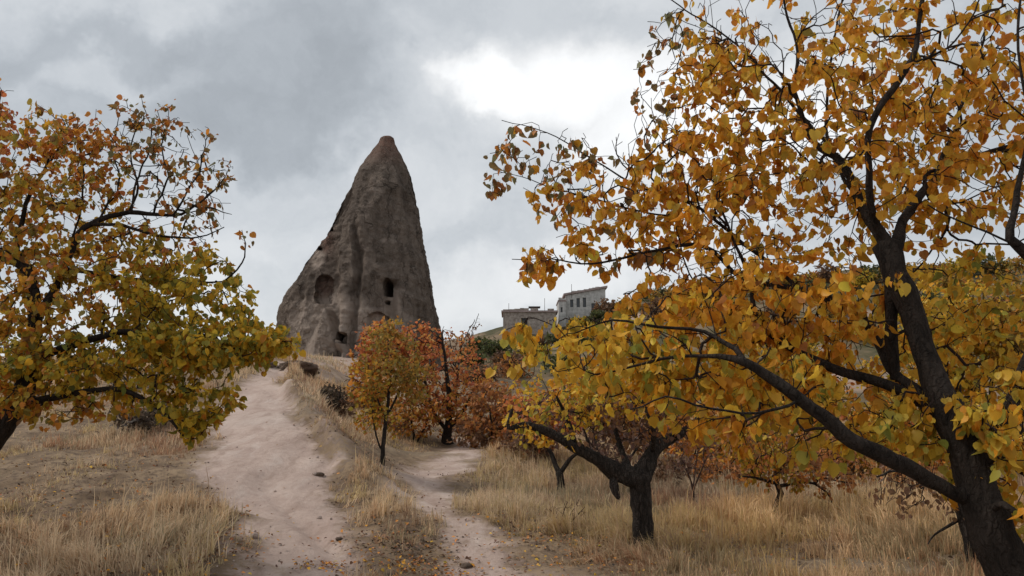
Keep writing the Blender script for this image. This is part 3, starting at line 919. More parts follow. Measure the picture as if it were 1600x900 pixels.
plant(31, 'orchard_tree', 'gnarled dark forked orchard tree with thick cracked trunk in the dry grass', 'tree', (1005, 852),
      [[(1008, 872, 0, 50), (1006, 848, 0, 40), (1003, 800, 0, 36), (1001, 760, 0, 38), (998, 742, 0, 42)],
       [(1000, 752, 0, 34), (968, 738, -.05, 36), (930, 718, -.1, 24), (900, 700, -.15, 20), (860, 676, -.2, 16), (820, 664, -.3, 11), (795, 668, -.3, 8), (800, 640, -.3, 6)],
       [(1002, 752, 0, 36), (1014, 720, .05, 30), (1030, 695, .1, 24), (1055, 684, .2, 18), (1085, 660, .3, 12), (1110, 620, .3, 7)],
       [(962, 742, -.05, 20), (958, 760, -.12, 14), (966, 778, -.14, 8)],
       [(985, 742, 0, 16), (975, 710, .3, 12), (960, 670, .4, 9), (950, 620, .5, 6)],
       [(1020, 712, .1, 12), (1020, 670, -.3, 9), (1000, 620, -.4, 6)],
       [(900, 700, -.15, 10), (890, 660, -.2, 8), (870, 620, -.3, 5)]],
      [(170, 950, 665, .1, 90, 55, .6, .2, 'plum'), (110, 1000, 640, 0, 80, 60, .6, .3, 'brown'), (90, 870, 650, -.2, 85, 45, .5, .6, 'goldgreen'), (70, 1080, 650, .3, 60, 50, .4, .4, 'rust'), (110, 930, 600, .2, 130, 45, .7, 1.1, 'goldgreen'), (80, 1040, 610, .2, 90, 45, .7, 1.1, 'gold')],
      2600, 0.06, None, 0.09, 0.003, M_BARKG, M_TWIG, rough=.22)
plant(32, 'orchard_tree', 'small bare tree with a low V fork behind the gnarled tree, left of its trunk', 'tree', (875, 770),
      [[(876, 778, 0, 16), (876, 750, 0, 13), (874, 738, 0, 13)], [(874, 738, 0, 10), (862, 710, .1, 8), (848, 686, .1, 6), (840, 650, .1, 4)], [(876, 738, 0, 9), (892, 716, -.1, 7), (908, 702, -.2, 5), (930, 670, -.2, 3)]],
      [(110, 860, 655, 0, 75, 45, .9, .35, 'plum'), (40, 900, 640, 0, 60, 40, .8, .4, 'rust')], 420, 0.075, twr=.0045)
plant(33, 'orchard_tree', 'low bare tree half hidden just behind the gnarled trunk', 'tree', (965, 779),
      [[(966, 786, 0, 13), (963, 762, 0, 11), (958, 745, 0, 10)], [(958, 745, 0, 7), (940, 715, 0, 5), (930, 690, .1, 3)], [(960, 748, 0, 7), (985, 715, .1, 5), (1000, 690, .1, 3)]],
      [(120, 960, 690, .2, 75, 38, .8, .35, 'plum')], 380, 0.07, twr=.0045)
plant(34, 'sapling', 'thin vase shaped sapling with rosy stems right of the gnarled trunk', 'tree', (1083, 783),
      [[(1084, 790, 0, 6), (1083, 768, 0, 5.5)], [(1083, 768, 0, 4), (1075, 740, 0, 3.2), (1064, 715, 0, 2.4)], [(1083, 768, 0, 4), (1094, 742, 0, 3.2), (1104, 716, 0, 2.4)], [(1083, 766, 0, 3), (1086, 735, .2, 2.5), (1090, 705, .2, 2)]],
      [(90, 1085, 700, 0, 50, 38, .5, .5, 'plum'), (25, 1075, 670, 0, 55, 22, .5, .8, 'rust')], 380, 0.06, bark=M_TWIGR, twig=M_TWIGR, twr=.0035)
plant(35, 'orchard_tree', 'short tree with a curved black trunk and wide brown gold crown', 'tree', (1211, 810),
      [[(1211, 818, 0, 14), (1212, 795, 0, 12), (1219, 770, 0, 11), (1214, 755, 0, 10)], [(1214, 757, 0, 7), (1190, 748, -.1, 5), (1160, 744, -.2, 3)], [(1216, 760, 0, 7), (1260, 752, .1, 5), (1290, 768, .1, 3.5), (1300, 785, .1, 2)], [(1214, 755, 0, 8), (1222, 725, .1, 6), (1240, 700, .1, 4)]],
      [(150, 1240, 712, 0, 110, 42, .9, .9, 'rust'), (70, 1215, 735, -.1, 60, 28, .5, 1, 'oliveorange'), (60, 1300, 740, .1, 50, 35, .6, .6, 'rust'), (60, 1180, 690, 0, 70, 40, .7, 1.2, 'oliveorange')], 2300, 0.062, twr=.004)
plant(36, 'orchard_tree', 'thin mottled leaning trunk behind the big tree trunk, low straggly crown', 'tree', (1523, 888),
      [[(1526, 902, 0, 26), (1520, 870, 0, 22), (1506, 815, 0, 20), (1490, 780, 0, 16)], [(1490, 785, 0, 10), (1450, 755, -.1, 7), (1400, 735, -.2, 5), (1370, 745, -.2, 3)], [(1494, 785, 0, 10), (1500, 730, .2, 8), (1480, 680, .3, 5)], [(1502, 810, 0, 7), (1470, 830, .1, 4), (1450, 850, .1, 2)]],
      [(110, 1440, 765, 0, 75, 45, .5, .35, 'brown'), (60, 1480, 700, .2, 70, 45, .5, .8, 'yellow'), (40, 1560, 790, .2, 40, 50, .4, .6, 'yellow')], 520, 0.06, step=.09, twr=.003)
plant(41, 'yellow_tree', 'slender young tree with yellow olive crown on the bank below the rock spire', 'tree', (599, 727),
      [[(599, 735, 0, 9), (598, 705, 0, 8), (602, 665, 0, 7), (608, 620, 0, 5.5), (612, 570, 0, 3.5), (606, 530, 0, 2.2)], [(597, 706, 0, 4), (588, 680, 0, 3), (582, 640, 0, 2)], [(604, 650, 0, 4.5), (625, 610, .1, 3.5), (645, 570, .1, 2.5)], [(604, 655, 0, 4), (585, 610, -.1, 3), (575, 570, -.1, 2)]],
      [(120, 608, 565, 0, 48, 60, .8, 1, 'yellow'), (70, 640, 590, .2, 34, 46, .6, 1, 'yellow'), (80, 580, 610, 0, 36, 48, .6, .8, 'oliveorange'), (40, 600, 655, .1, 50, 26, .6, .6, 'oliveorange'), (14, 612, 515, 0, 24, 22, .4, .7, 'yellow')], 3000, 0.066, twr=.004, hang=.4)
plant(42, 'red_tree', 'rusty red tree with several dark stems right of the slender yellow tree', 'tree', (697, 692),
      [[(700, 700, 0, 22), (698, 680, 0, 18), (702, 655, 0, 12), (700, 600, 0, 8), (694, 550, 0, 5), (690, 520, 0, 3)], [(700, 672, 0, 9), (722, 645, 0, 7), (740, 610, .1, 4)], [(699, 676, 0, 8), (676, 640, 0, 6), (664, 590, .1, 4)]],
      [(320, 695, 592, 0, 72, 82, 1.3, 1, 'red'), (140, 740, 630, 0, 50, 48, 1, .9, 'orange'), (120, 655, 545, .3, 42, 44, 1, 1, 'red')], 3900, 0.088, twr=.007, hang=.4)
plant(43, 'red_tree', 'crimson topped tree right under the rock spire, behind the slender yellow tree', 'tree', (585, 652),
      [[(586, 660, 0, 10), (588, 620, 0, 8), (590, 570, 0, 5), (588, 525, 0, 3)]],
      [(200, 595, 545, 0, 44, 44, 1.2, 1, 'red'), (120, 572, 605, 0, 36, 46, 1, 1, 'orange'), (60, 640, 545, 0, 34, 36, 1, 1, 'red')], 2600, 0.115, twr=.008, hang=.4)
plant(44, 'shrub', 'low rust shrub between the slender yellow tree and the rusty red tree', 'shrub', (648, 690),
      [[(648, 696, 0, 5), (645, 670, 0, 4), (640, 640, 0, 3)], [(650, 694, 0, 4), (665, 665, 0, 3), (672, 640, 0, 2)]],
      [(150, 650, 648, 0, 52, 40, .8, 1, 'orange'), (60, 625, 665, 0, 34, 24, .6, .6, 'rust')], 1200, 0.08, twr=.005, hang=.3)
plant(45, 'shrub', 'broad reddish brown shrub right of the rusty red tree', 'shrub', (775, 700),
      [[(775, 706, 0, 6), (770, 680, 0, 5), (765, 640, 0, 3)], [(777, 704, 0, 5), (800, 670, 0, 4), (815, 640, 0, 2)]],
      [(190, 775, 645, 0, 66, 58, 1.2, .9, 'rust'), (100, 815, 655, .2, 50, 46, 1, .6, 'red'), (80, 745, 680, 0, 44, 26, 1, .7, 'brown')], 3000, 0.10, twr=.006, hang=.3, twig=M_TWIGR)
plant(46, 'sapling', 'spindly nearly bare sapling standing out against the sky beside the rock spire', 'tree', (712, 640),
      [[(712, 645, 0, 4), (714, 600, 0, 3.2), (718, 555, 0, 2.4), (728, 525, 0, 1.8), (742, 500, 0, 1.2)], [(715, 580, 0, 2.4), (706, 545, 0, 1.8), (700, 520, 0, 1.2)], [(718, 555, 0, 2), (732, 535, 0, 1.4), (748, 490, 0, 1)]],
      [(34, 712, 545, 0, 22, 28, .5, .6, 'brown'), (16, 740, 510, 0, 14, 24, .3, .5, 'brown')], 150, 0.11, twr=.006)
plant(47, 'dark_bush', 'black brown thorny bush on the sandy bank above the path', 'bush', (522, 643),
      [[(518, 645, 0, 4), (512, 625, 0, 3), (508, 605, 0, 2)], [(525, 646, 0, 4), (530, 625, 0, 3), (532, 605, 0, 2)], [(520, 646, 0, 4), (500, 632, 0, 3), (498, 612, 0, 2)]],
      [(170, 518, 622, 0, 24, 18, .5, 1, 'dark'), (60, 540, 640, 0, 16, 14, .3, 1, 'brown')], 1000, 0.07, twr=.006, hang=.1, bark=M_BARK, twig=M_BARK)
plant(48, 'dry_weed', 'bare branching dry weed stalks beside the side path, left of the gnarled trunk', 'plant', (885, 826),
      [[(878, 830, 0, 2.2), (880, 805, 0, 2), (886, 785, 0, 1.4)], [(880, 830, 0, 2), (868, 805, 0, 1.6), (858, 795, 0, 1)], [(882, 830, 0, 2), (900, 808, 0, 1.6), (914, 792, 0, 1)], [(880, 829, 0, 1.8), (890, 806, .1, 1.5), (905, 780, .1, 1)]],
      [(50, 886, 802, 0, 30, 20, .25, .1, 'brown')], 0, 0.03, step=.06, twr=.0025, bark=M_TWIGR, twig=M_TWIGR)
# background row of trees behind the field
BG = [
    (51, (1135, 748), 1130, 670, 85, 68, 'orange', 'rounded rusty orange tree at the back of the field, above the thin sapling', 1300),
    (52, (1320, 748), 1310, 665, 100, 75, 'oliveorange', 'broad orange tree behind the short curved trunk tree', 1700),
    (53, (1440, 735), 1435, 600, 80, 85, 'goldgreen', 'tall yellow tree behind the fork of the big tree', 1700),
    (54, (1545, 738), 1545, 540, 95, 105, 'goldgreen', 'tallest yellow gold tree at the back, right of the big tree trunk', 2200),
    (55, (1020, 730), 1010, 650, 70, 55, 'rust', 'brown tree at the field edge behind the gnarled tree', 1000),
    (56, (925, 722), 925, 620, 75, 60, 'oliveorange', 'olive orange tree at the field edge left of the gnarled tree', 1300),
    (57, (1225, 735), 1220, 600, 70, 75, 'goldgreen', 'green gold tree at the back between two orange trees', 1400),
    (58, (1480, 765), 1460, 690, 70, 45, 'orange', 'low orange tree behind the thin mottled trunk', 900),
    (59, (1610, 770), 1610, 660, 70, 70, 'goldgreen', 'green gold tree at the right end of the back row', 1300),
    (61, (1490, 745), 1470, 500, 90, 75, 'goldgreen', 'high gold tree showing between the big tree trunk and its right limb', 1900),
    (62, (1620, 750), 1610, 500, 75, 90, 'yellow', 'gold tree at the far right edge behind the big tree', 1700),
    (63, (1170, 752), 1165, 690, 42, 45, 'yellow', 'small yellow tree with a thin trunk behind the short curved trunk tree', 800),
    (64, (1370, 758), 1365, 690, 50, 45, 'goldgreen', 'small gold tree with a thin trunk under the low limb of the big tree', 900),
    (60, (855, 716), 845, 650, 55, 50, 'red', 'low crimson tree at the field edge right of the reddish shrub', 900),
]
for sd_, base, cx, cy, rx, ry, pal, lab, nl in BG:
    bx, by = base
    plant(sd_, 'background_tree', lab, 'tree', base,
          [[(bx, by + 5, 0, 9), (bx + 2, by - 20, 0, 8), (cx + 4, cy + ry * .4, 0, 6), (cx, cy - ry * .3, 0, 3)], [(bx, by - 18, 0, 5), (cx - rx * .4, cy + ry * .2, 0, 3.5)], [(bx, by - 20, 0, 5), (cx + rx * .45, cy + ry * .1, 0, 3.5)]],
          [(130, cx, cy, 0, rx, ry, 1.6, 1, pal), (40, cx - rx * .5, cy + ry * .5, 0, rx * .5, ry * .4, .9, .8, pal), (40, cx + rx * .5, cy + ry * .4, .5, rx * .5, ry * .45, .9, .8, pal)],
          int(nl * 1.7), 0.115, 'trees behind the dry field', step=.2, twr=.008, hang=.4, spread=.1)
# low shrubs along the back of the field and behind the left tree
SH = [
    (71, (1140, 762), 1135, 738, 55, 24, 'rust', 'low rusty brown shrub in the grass right of the thin sapling'),
    (72, (1290, 752), 1290, 735, 55, 22, 'rust', 'low rust shrub right of the short curved trunk tree'),
    (73, (1410, 772), 1405, 745, 65, 30, 'rust', 'dull rusty brown shrub left of the thin mottled trunk'),
    (74, (1050, 752), 1045, 735, 40, 20, 'brown', 'small brown shrub left of the thin sapling'),
    (75, (830, 716), 825, 690, 42, 28, 'brown', 'brown scrubby bush left of the small V forked tree'),
    (76, (60, 622), 60, 560, 110, 60, 'dark', 'dark bush behind the trunk of the left tree'),
    (77, (215, 607), 215, 570, 90, 42, 'green', 'dark green bush on the slope behind the left tree'),
    (78, (250, 668), 240, 652, 60, 18, 'dark', 'low dark scrub under the left tree beside the path'),
    (79, (565, 640), 560, 625, 22, 18, 'rust', 'small rust bush right of the black thorny bush'),
]
for sd_, base, cx, cy, rx, ry, pal, lab in SH:
    bx, by = base
    plant(sd_, 'shrub', lab, 'shrub', base, [[(bx, by + 2, 0, 4), (bx, (by + cy) / 2, 0, 3), (cx, cy - ry * .2, 0, 2)], [(bx + 2, by + 2, 0, 4), (cx + rx * .4, cy, 0, 2)], [(bx - 2, by + 2, 0, 4), (cx - rx * .4, cy, 0, 2)]],
          [(170, cx, cy, 0, rx, ry, .9, 1, pal)], 900, 0.075, 'low shrubs', step=.14, twr=.005, hang=.1, spread=.07)

# ------------------------------------------------------------------ the rock spire
def rock_material():
    m, N = material('tuff_rock')
    p = N.n('ShaderNodeTexCoord').outputs['Object']
    z = N.n('ShaderNodeSeparateXYZ', i_0=p).outputs['Z']
    hue = N.n('ShaderNodeAttribute', attribute_name='pale').outputs['Fac']
    red = N.n('ShaderNodeAttribute', attribute_name='red').outputs['Fac']
    st = N.v('MULTIPLY', p, (1, 1, 0.22))
    hz = N.v('MULTIPLY', N.v('ADD', p, N.v('MULTIPLY', N.noise(p, .5, 3).outputs['Color'], (3, 3, 3))), (0.35, 0.35, 0.9))
    n1 = N.noise(st, 0.9, 7, 0.65, 0.4).outputs['Fac']
    n2 = N.noise(p, 0.45, 6, 0.62).outputs['Fac']
    n3 = N.noise(p, 3.5, 6, 0.7).outputs['Fac']
    n4 = N.noise(hz, 0.8, 6, 0.6, 0.8).outputs['Fac']
    c = N.mix(N.smooth(n1, 0.32, 0.68), (0.130, 0.100, 0.080), (0.275, 0.215, 0.172))
    c = N.mix(N.smooth(n2, 0.5, 0.72, 0, 0.75), c, (0.085, 0.066, 0.053))
    c = N.mix(N.smooth(n4, 0.58, 0.72, 0, 0.35), c, (0.30, 0.235, 0.195))
    c = N.mix(N.smooth(N.noise(p, 0.9, 7, 0.7, 1.0).outputs['Fac'], 0.55, 0.7, 0, 0.6), c, (0.32, 0.26, 0.215))
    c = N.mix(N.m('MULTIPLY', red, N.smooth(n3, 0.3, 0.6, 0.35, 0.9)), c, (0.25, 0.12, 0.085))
    c = N.mix(N.smooth(n3, 0.58, 0.72, 0, 0.6), c, (0.075, 0.058, 0.048))
    vor = N.n('ShaderNodeTexVoronoi', feature='DISTANCE_TO_EDGE')
    N.put(vor.inputs['Vector'], N.v('ADD', st, N.v('MULTIPLY', N.noise(p, 1.2, 5).outputs['Color'], (1.6, 1.6, 1.6))))
    vor.inputs['Scale'].default_value = 0.55
    crack = N.smooth(vor.outputs['Distance'], 0.0, 0.035, 1, 0)
    c = N.mix(N.m('MULTIPLY', crack, N.smooth(n2, .4, .6, 0.0, .7)), c, (0.055, 0.042, 0.034))
    n5 = N.noise(p, 14, 5, 0.7).outputs['Fac']
    c = N.mix(N.smooth(n5, .52, .7, 0, .5), c, (0.36, 0.29, 0.235))
    c = N.mix(N.smooth(n5, .46, .3, 0, .6), c, (0.06, 0.047, 0.038))
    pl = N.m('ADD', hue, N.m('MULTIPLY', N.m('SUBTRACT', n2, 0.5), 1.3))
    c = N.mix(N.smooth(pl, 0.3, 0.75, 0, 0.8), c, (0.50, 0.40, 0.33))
    h = N.m('ADD', N.m('MULTIPLY', n1, 0.5), N.m('ADD', N.m('MULTIPLY', n3, 0.5), N.m('ADD', N.m('MULTIPLY', n4, 0.4), N.m('SUBTRACT', N.m('MULTIPLY', n5, .2), N.m('MULTIPLY', crack, .25)))))
    b = N.n('ShaderNodeBsdfPrincipled', i_Base_Color=c, i_Roughness=0.95, i_Normal=bump(N, h, 1.0, 0.7))
    b.inputs['Specular IOR Level'].default_value = 0.1
    finish(N, b.outputs[0])
    return m
M_ROCK = rock_material()
def rock_spire():
    Y = 60.0
    k = Y / FPX
    left = np.array([(588, 214), (585, 216), (582, 224), (568, 243), (555, 262), (547, 282), (520, 328), (496, 372), (467, 420), (444, 455), (436, 478), (433, 510), (431, 560), (428, 640)], float)
    right = np.array([(604, 214), (607, 216), (609, 225), (619, 242), (633, 268), (642, 298), (651, 335), (657, 362), (667, 420), (673, 464), (682, 509), (690, 560), (702, 640)], float)
    def Z(py):
        return np.array([P(600, q, Y)[2] for q in np.atleast_1d(py)])
    zt, zb = Z(214)[0], Z(640)[0]
    nz, na = 330, 520
    pyv = np.linspace(0, 1, nz) ** 0.9 * (636 - 214) + 214
    l = (np.interp(pyv, left[:, 1], left[:, 0]) - 800) * k
    r = (np.interp(pyv, right[:, 1], right[:, 0]) - 800) * k
    zz = Z(pyv)
    u = np.linspace(0, 2 * math.pi, na, endpoint=False)
    u = u + 0.35 * np.sin(2 * u) * 0        # even
    ca, sa = np.cos(u), np.sin(u)
    cx, hw = (l + r) / 2, (r - l) / 2
    dep = np.minimum(hw, 6.3) * 0.85
    sq = lambda c: np.sign(c) * np.abs(c) ** 0.85
    X = cx[:, None] + hw[:, None] * sq(ca)[None]
    YY = Y + dep[:, None] * sq(sa)[None]
    ZZ = np.repeat(zz[:, None], na, 1)
    V = np.stack([X, YY, ZZ], -1)
    nrm = np.stack([np.repeat(ca[None], nz, 0), np.repeat(sa[None], nz, 0), np.zeros((nz, na))], -1)
    amp = np.clip(hw / 3.0, 0.15, 1)[:, None]
    fl = fbm(V * np.array([.55, .55, .12]), 4, 51)           # vertical flutes
    lm = fbm(V * np.array([.9, .9, .8]), 4, 52)
    bd = fbm(V * np.array([.12, .12, 1.3]), 3, 53)          # layers
    rdg = 1 - 2 * np.abs(fbm(V * np.array([.28, .28, .07]) + 5, 3, 54))      # sharper ribs
    disp = amp * (0.36 * fl + 0.10 * lm + 0.06 * bd + 0.20 * rdg)
    disp *= np.where(np.abs(ca)[None] > 0.93, 0.55, 1.0)
    # broad facets: a hollow flank on the left and a rounded buttress in the middle
    def proj(W):
        f_ = W[..., 1] * math.cos(PITCH) + (W[..., 2] - EYE) * math.sin(PITCH)
        return 800 + FPX * W[..., 0] / f_, 450 - FPX * ((W[..., 2] - EYE) * math.cos(PITCH) - W[..., 1] * math.sin(PITCH)) / f_
    px, py = proj(V)
    front = np.clip(-sa, 0, 1)[None] ** 0.5
    edge = np.interp(py, [214, 300, 370, 440, 560], [585, 545, 522, 526, 530]) + 5 * fbm(V * .5, 2, 57)
    flank = 1 / (1 + np.exp((px - edge) / 5)) * front
    disp = disp + amp * (0.07 * fbm(V * 2.6, 4, 55) - 0.10 * np.clip(vnoise(V * np.array([1.1, 1.1, .5]) + 3, 58) - .45, 0, 1))
    V = V + nrm * disp[:, :, None]
    edge = edge + 3 * fbm(V * 1.1, 3, 59)
    stp = 1 / (1 + np.exp(np.clip((px - edge) / 2.2, -40, 40))) * front
    V[..., 1] += 2.3 * amp * stp * np.clip((py - 250) / 90, 0, 1)
    redge = np.interp(py, [214, 260, 330, 420, 500, 560], [606, 618, 634, 648, 655, 660]) + 3 * fbm(V * .9 + 9, 3, 61)
    V[..., 1] += 1.3 * amp / (1 + np.exp(np.clip(-(px - redge) / 2.0, -40, 40))) * front * np.clip((py - 225) / 50, 0, 1)
    medge = np.interp(py, [300, 420, 480, 560], [556, 566, 560, 552]) + 3 * fbm(V * 1.0 + 4, 3, 62)
    V[..., 1] += .9 * np.clip(1 - np.abs(px - medge + 5) / 9, 0, 1) * front * np.clip((py - 330) / 60, 0, 1)
    px, py = proj(V)
    fr = front > 0.25
    hole = np.zeros((nz, na))
    part = np.zeros((nz, na), int)
    def opening(x0, x1, y0, y1, depth, idx, arch=0.5, rag=0.8):
        nonlocal V
        cxp, hwp = (x0 + x1) / 2, (x1 - x0) / 2
        jx = fbm(V * 1.2, 2, 60 + idx) * rag * 2
        t = np.clip((py - y0) / max(1e-6, (y1 - y0) * arch), 0, 1)
        wv = hwp * np.sqrt(1 - (1 - t) ** 2 + 1e-6)
        ins = (np.abs(px + jx - cxp) < wv) & (py > y0) & (py < y1) & fr
        V[..., 1] = V[..., 1] + ins * depth
        part[ins] = idx
    def groove(x, y0, y1, wd, d):
        g = np.exp(-((px - x) / wd) ** 2) * np.clip((py - y0) / 6, 0, 1) * np.clip((y1 - py) / 8, 0, 1) * fr
        V[..., 1] = V[..., 1] + g * d
    # tall pale niche with the black doorway at its head
    groove(609, 436, 506, 10, 0.9)
    groove(588, 480, 560, 16, -0.35)
    opening(599, 612, 434, 461, 2.6, 1)
    opening(601, 608, 468, 474, 1.2, 1, .3)
    # small black door under a pointed gable
    g = np.clip(1 - np.abs(px - 515) / (4 + np.clip(py - 482, 0, 80) * 0.55), 0, 1) * (py > 480) * fr * np.clip((py - 480) / 8, 0, 1)
    V[..., 1] -= 1.7 * np.clip(g * 1.6, 0, 1)
    opening(531, 541, 519, 538, 2.2, 2, .5, .4)
    # niches on the left flank
    opening(493, 520, 429, 474, 0.7, 3, .25, 1.6)
    opening(508, 521, 344, 361, 1.0, 4, .6, 1.6)
    opening(497, 504, 385, 391, .7, 4, .6, 1)
    # red arched recess hidden partly by the crimson tree
    opening(574, 608, 488, 512, 0.5, 5, .6, 1.5)
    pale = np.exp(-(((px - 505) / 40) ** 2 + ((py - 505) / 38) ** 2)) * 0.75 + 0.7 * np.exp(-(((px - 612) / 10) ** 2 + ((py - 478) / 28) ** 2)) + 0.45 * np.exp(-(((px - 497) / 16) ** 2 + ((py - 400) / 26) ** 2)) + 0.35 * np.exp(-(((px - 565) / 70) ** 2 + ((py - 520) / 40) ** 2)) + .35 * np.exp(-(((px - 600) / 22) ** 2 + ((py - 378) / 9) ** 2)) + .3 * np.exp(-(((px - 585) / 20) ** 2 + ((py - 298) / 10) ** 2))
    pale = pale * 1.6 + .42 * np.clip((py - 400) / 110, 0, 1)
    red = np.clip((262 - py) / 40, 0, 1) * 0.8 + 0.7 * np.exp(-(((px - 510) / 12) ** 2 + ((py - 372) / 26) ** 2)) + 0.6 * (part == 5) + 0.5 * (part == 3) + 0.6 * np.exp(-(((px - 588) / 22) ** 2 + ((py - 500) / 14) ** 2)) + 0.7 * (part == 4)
    Vf = V.reshape(-1, 3)
    idx = np.arange(nz * na).reshape(nz, na)
    nx = np.roll(idx, -1, 1)
    F = np.stack([idx[:-1], idx[1:], nx[1:], nx[:-1]], -1).reshape(-1, 4)
    top = np.stack([idx[0], nx[0], np.full(na, nz * na)], -1)
    Vf = np.concatenate([Vf, [[cx[0], Y, zt + 0.03]]])
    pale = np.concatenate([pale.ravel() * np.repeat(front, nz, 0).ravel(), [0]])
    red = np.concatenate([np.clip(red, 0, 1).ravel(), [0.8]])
    root = empty('rock_spire', (cx[-1], Y, gz(cx[-1], Y)), 'tall pointed grey brown rock spire with carved cave openings', 'rock formation')
    o = np.array(root.location)
    pf = part.ravel()[F].max(1)
    ring = F.min(1) // na
    capn = int(np.argmax(pyv > 228))
    pf = np.where(ring < capn, 9, pf)
    names = {0: 'rock_body', 1: 'doorway', 2: 'small_doorway', 3: 'niche', 4: 'niche', 5: 'arched_recess', 9: 'cap_rock'}
    for g in sorted(set(pf)):
        f = F[pf == g]
        ff = [f] + ([top] if g == 9 else [])
        used = np.unique(np.concatenate([q.ravel() for q in ff]))
        mp = np.zeros(len(Vf), np.int64)
        mp[used] = np.arange(len(used))
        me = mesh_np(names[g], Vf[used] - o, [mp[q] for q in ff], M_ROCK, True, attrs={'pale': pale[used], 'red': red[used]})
        obj(names[g], me, root)
rock_spire()

# ------------------------------------------------------------------ eroded ledges and boulders
def boulder(name, label, cat, px, py, rx, ry, rdep, seed, mat=M_ROCK, group=None, flat=.7, Y=None):
    g = ground(px, py) if Y is None else P(px, py, Y)
    k = g[1] / FPX
    nu, nv = 40, 22
    a = np.linspace(0, 2 * math.pi, nu, endpoint=False)
    b = np.linspace(-math.pi / 2, math.pi / 2, nv)
    A, B = np.meshgrid(a, b)
    S = np.stack([np.cos(A) * np.cos(B), np.sin(A) * np.cos(B), np.sin(B)], -1)
    sc = np.array([rx * k, rdep, ry * k])
    q = S * sc
    n = fbm(q * 1.6 / max(.3, ry * k) * .5 + seed * 7.1, 4, seed)
    lay = vnoise(np.stack([q[..., 0] * .3, q[..., 1] * .3, q[..., 2] * 7 / max(.3, ry * k)], -1) + seed, seed + 3)
    q = q * (1 + 0.42 * n + 0.14 * lay)[..., None]
    q[..., 2] = np.where(q[..., 2] > ry * k * flat, ry * k * flat + (q[..., 2] - ry * k * flat) * .3, q[..., 2])
    idx = np.arange(nu * nv).reshape(nv, nu)
    nx = np.roll(idx, -1, 1)
    F = np.stack([idx[:-1], nx[:-1], nx[1:], idx[1:]], -1).reshape(-1, 4)
    me = mesh_np(name, q.reshape(-1, 3), F, mat, True, attrs={'pale': np.zeros(nu * nv), 'red': np.zeros(nu * nv)})
    return tag(obj(name, me, None, g), label, cat, group)
def earth_rock_material():
    m, N = material('crumbling_earth')
    p = N.n('ShaderNodeTexCoord').outputs['Object']
    n1 = N.noise(N.v('MULTIPLY', p, (1, 1, 3.5)), 1.6, 6, .65, .5).outputs['Fac']
    n2 = N.noise(p, 7, 5, .65).outputs['Fac']
    c = N.mix(N.smooth(n1, .35, .65), (.075, .052, .038), (.21, .15, .115))
    c = N.mix(N.smooth(n2, .5, .7, 0, .6), c, (.05, .036, .028))
    b = N.n('ShaderNodeBsdfPrincipled', i_Base_Color=c, i_Roughness=.95, i_Normal=bump(N, N.m('ADD', n1, n2), .9, .12))
    b.inputs['Specular IOR Level'].default_value = .1
    finish(N, b.outputs[0])
    return m
M_CRUMB = earth_rock_material()
boulder('rock_ledge', 'layered dark earthy ledge at the top of the dirt path', 'rock', 468, 578, 28, 15, .8, 3, M_CRUMB)
boulder('rock_ledge', 'thin dark ledge on the slope just below the small rock doorway', 'rock', 516, 556, 30, 6, .7, 5, M_CRUMB)
boulder('boulder', 'small crumbling rock at the crest beside the left tree', 'rock', 424, 572, 8, 8, .3, 8, M_CRUMB)
for i, (px, py, rx, ry, lab) in enumerate(((615, 776, 9, 4, 'flat stone at the edge of the side path, upper end'), (640, 852, 8, 4, 'small half buried stone between the two paths'), (728, 884, 14, 5, 'low stone in the side path near the bottom'), (497, 741, 9, 4, 'clod of earth on the right edge of the dirt path'), (530, 842, 7, 3.5, 'small clod of earth low on the right edge of the dirt path'))):
    boulder('stone', lab, 'stone', px, py, rx, ry, rx / FPX * 10, 20 + i, M_CRUMB, 'stones by the paths')

# ------------------------------------------------------------------ houses on the far hill
def plain(name, c1, c2, scale, rough=.9):
    m, N = material(name)
    p = N.n('ShaderNodeTexCoord').outputs['Object']
    n1 = N.noise(p, scale, 5, .65).outputs['Fac']
    c = N.mix(N.smooth(n1, .3, .7), c1, c2)
    b = N.n('ShaderNodeBsdfPrincipled', i_Base_Color=c, i_Roughness=rough, i_Normal=bump(N, n1, .4, .05))
    finish(N, b.outputs[0])
    return m
M_STONE = plain('house_stone', (.20, .16, .135), (.42, .36, .31), 2.2)
M_PALE = plain('pale_stone', (.33, .32, .30), (.58, .56, .53), 1.8)
M_ROOF = plain('roof_slab', (.25, .19, .175), (.36, .28, .26), 2)
M_DARK = plain('dark_opening', (.012, .012, .014), (.03, .03, .03), 2, .5)
M_GLASS = plain('window_glass', (.03, .035, .04), (.05, .055, .06), 2, .15)
M_WOOD = plain('dark_wood', (.04, .032, .028), (.07, .06, .05), 4)
def wall_boxes(w_, h_, t_, ops):
    xs = sorted({0, w_, *[q for o in ops for q in (o[0], o[2])]})
    zs = sorted({0, h_, *[q for o in ops for q in (o[1], o[3])]})
    bx = []
    for i in range(len(xs) - 1):
        for j in range(len(zs) - 1):
            mx, mz = (xs[i] + xs[i + 1]) / 2, (zs[j] + zs[j + 1]) / 2
            if not any(o[0] < mx < o[2] and o[1] < mz < o[3] for o in ops):
                bx.append((xs[i], 0, zs[j], xs[i + 1], t_, zs[j + 1]))
    return bx
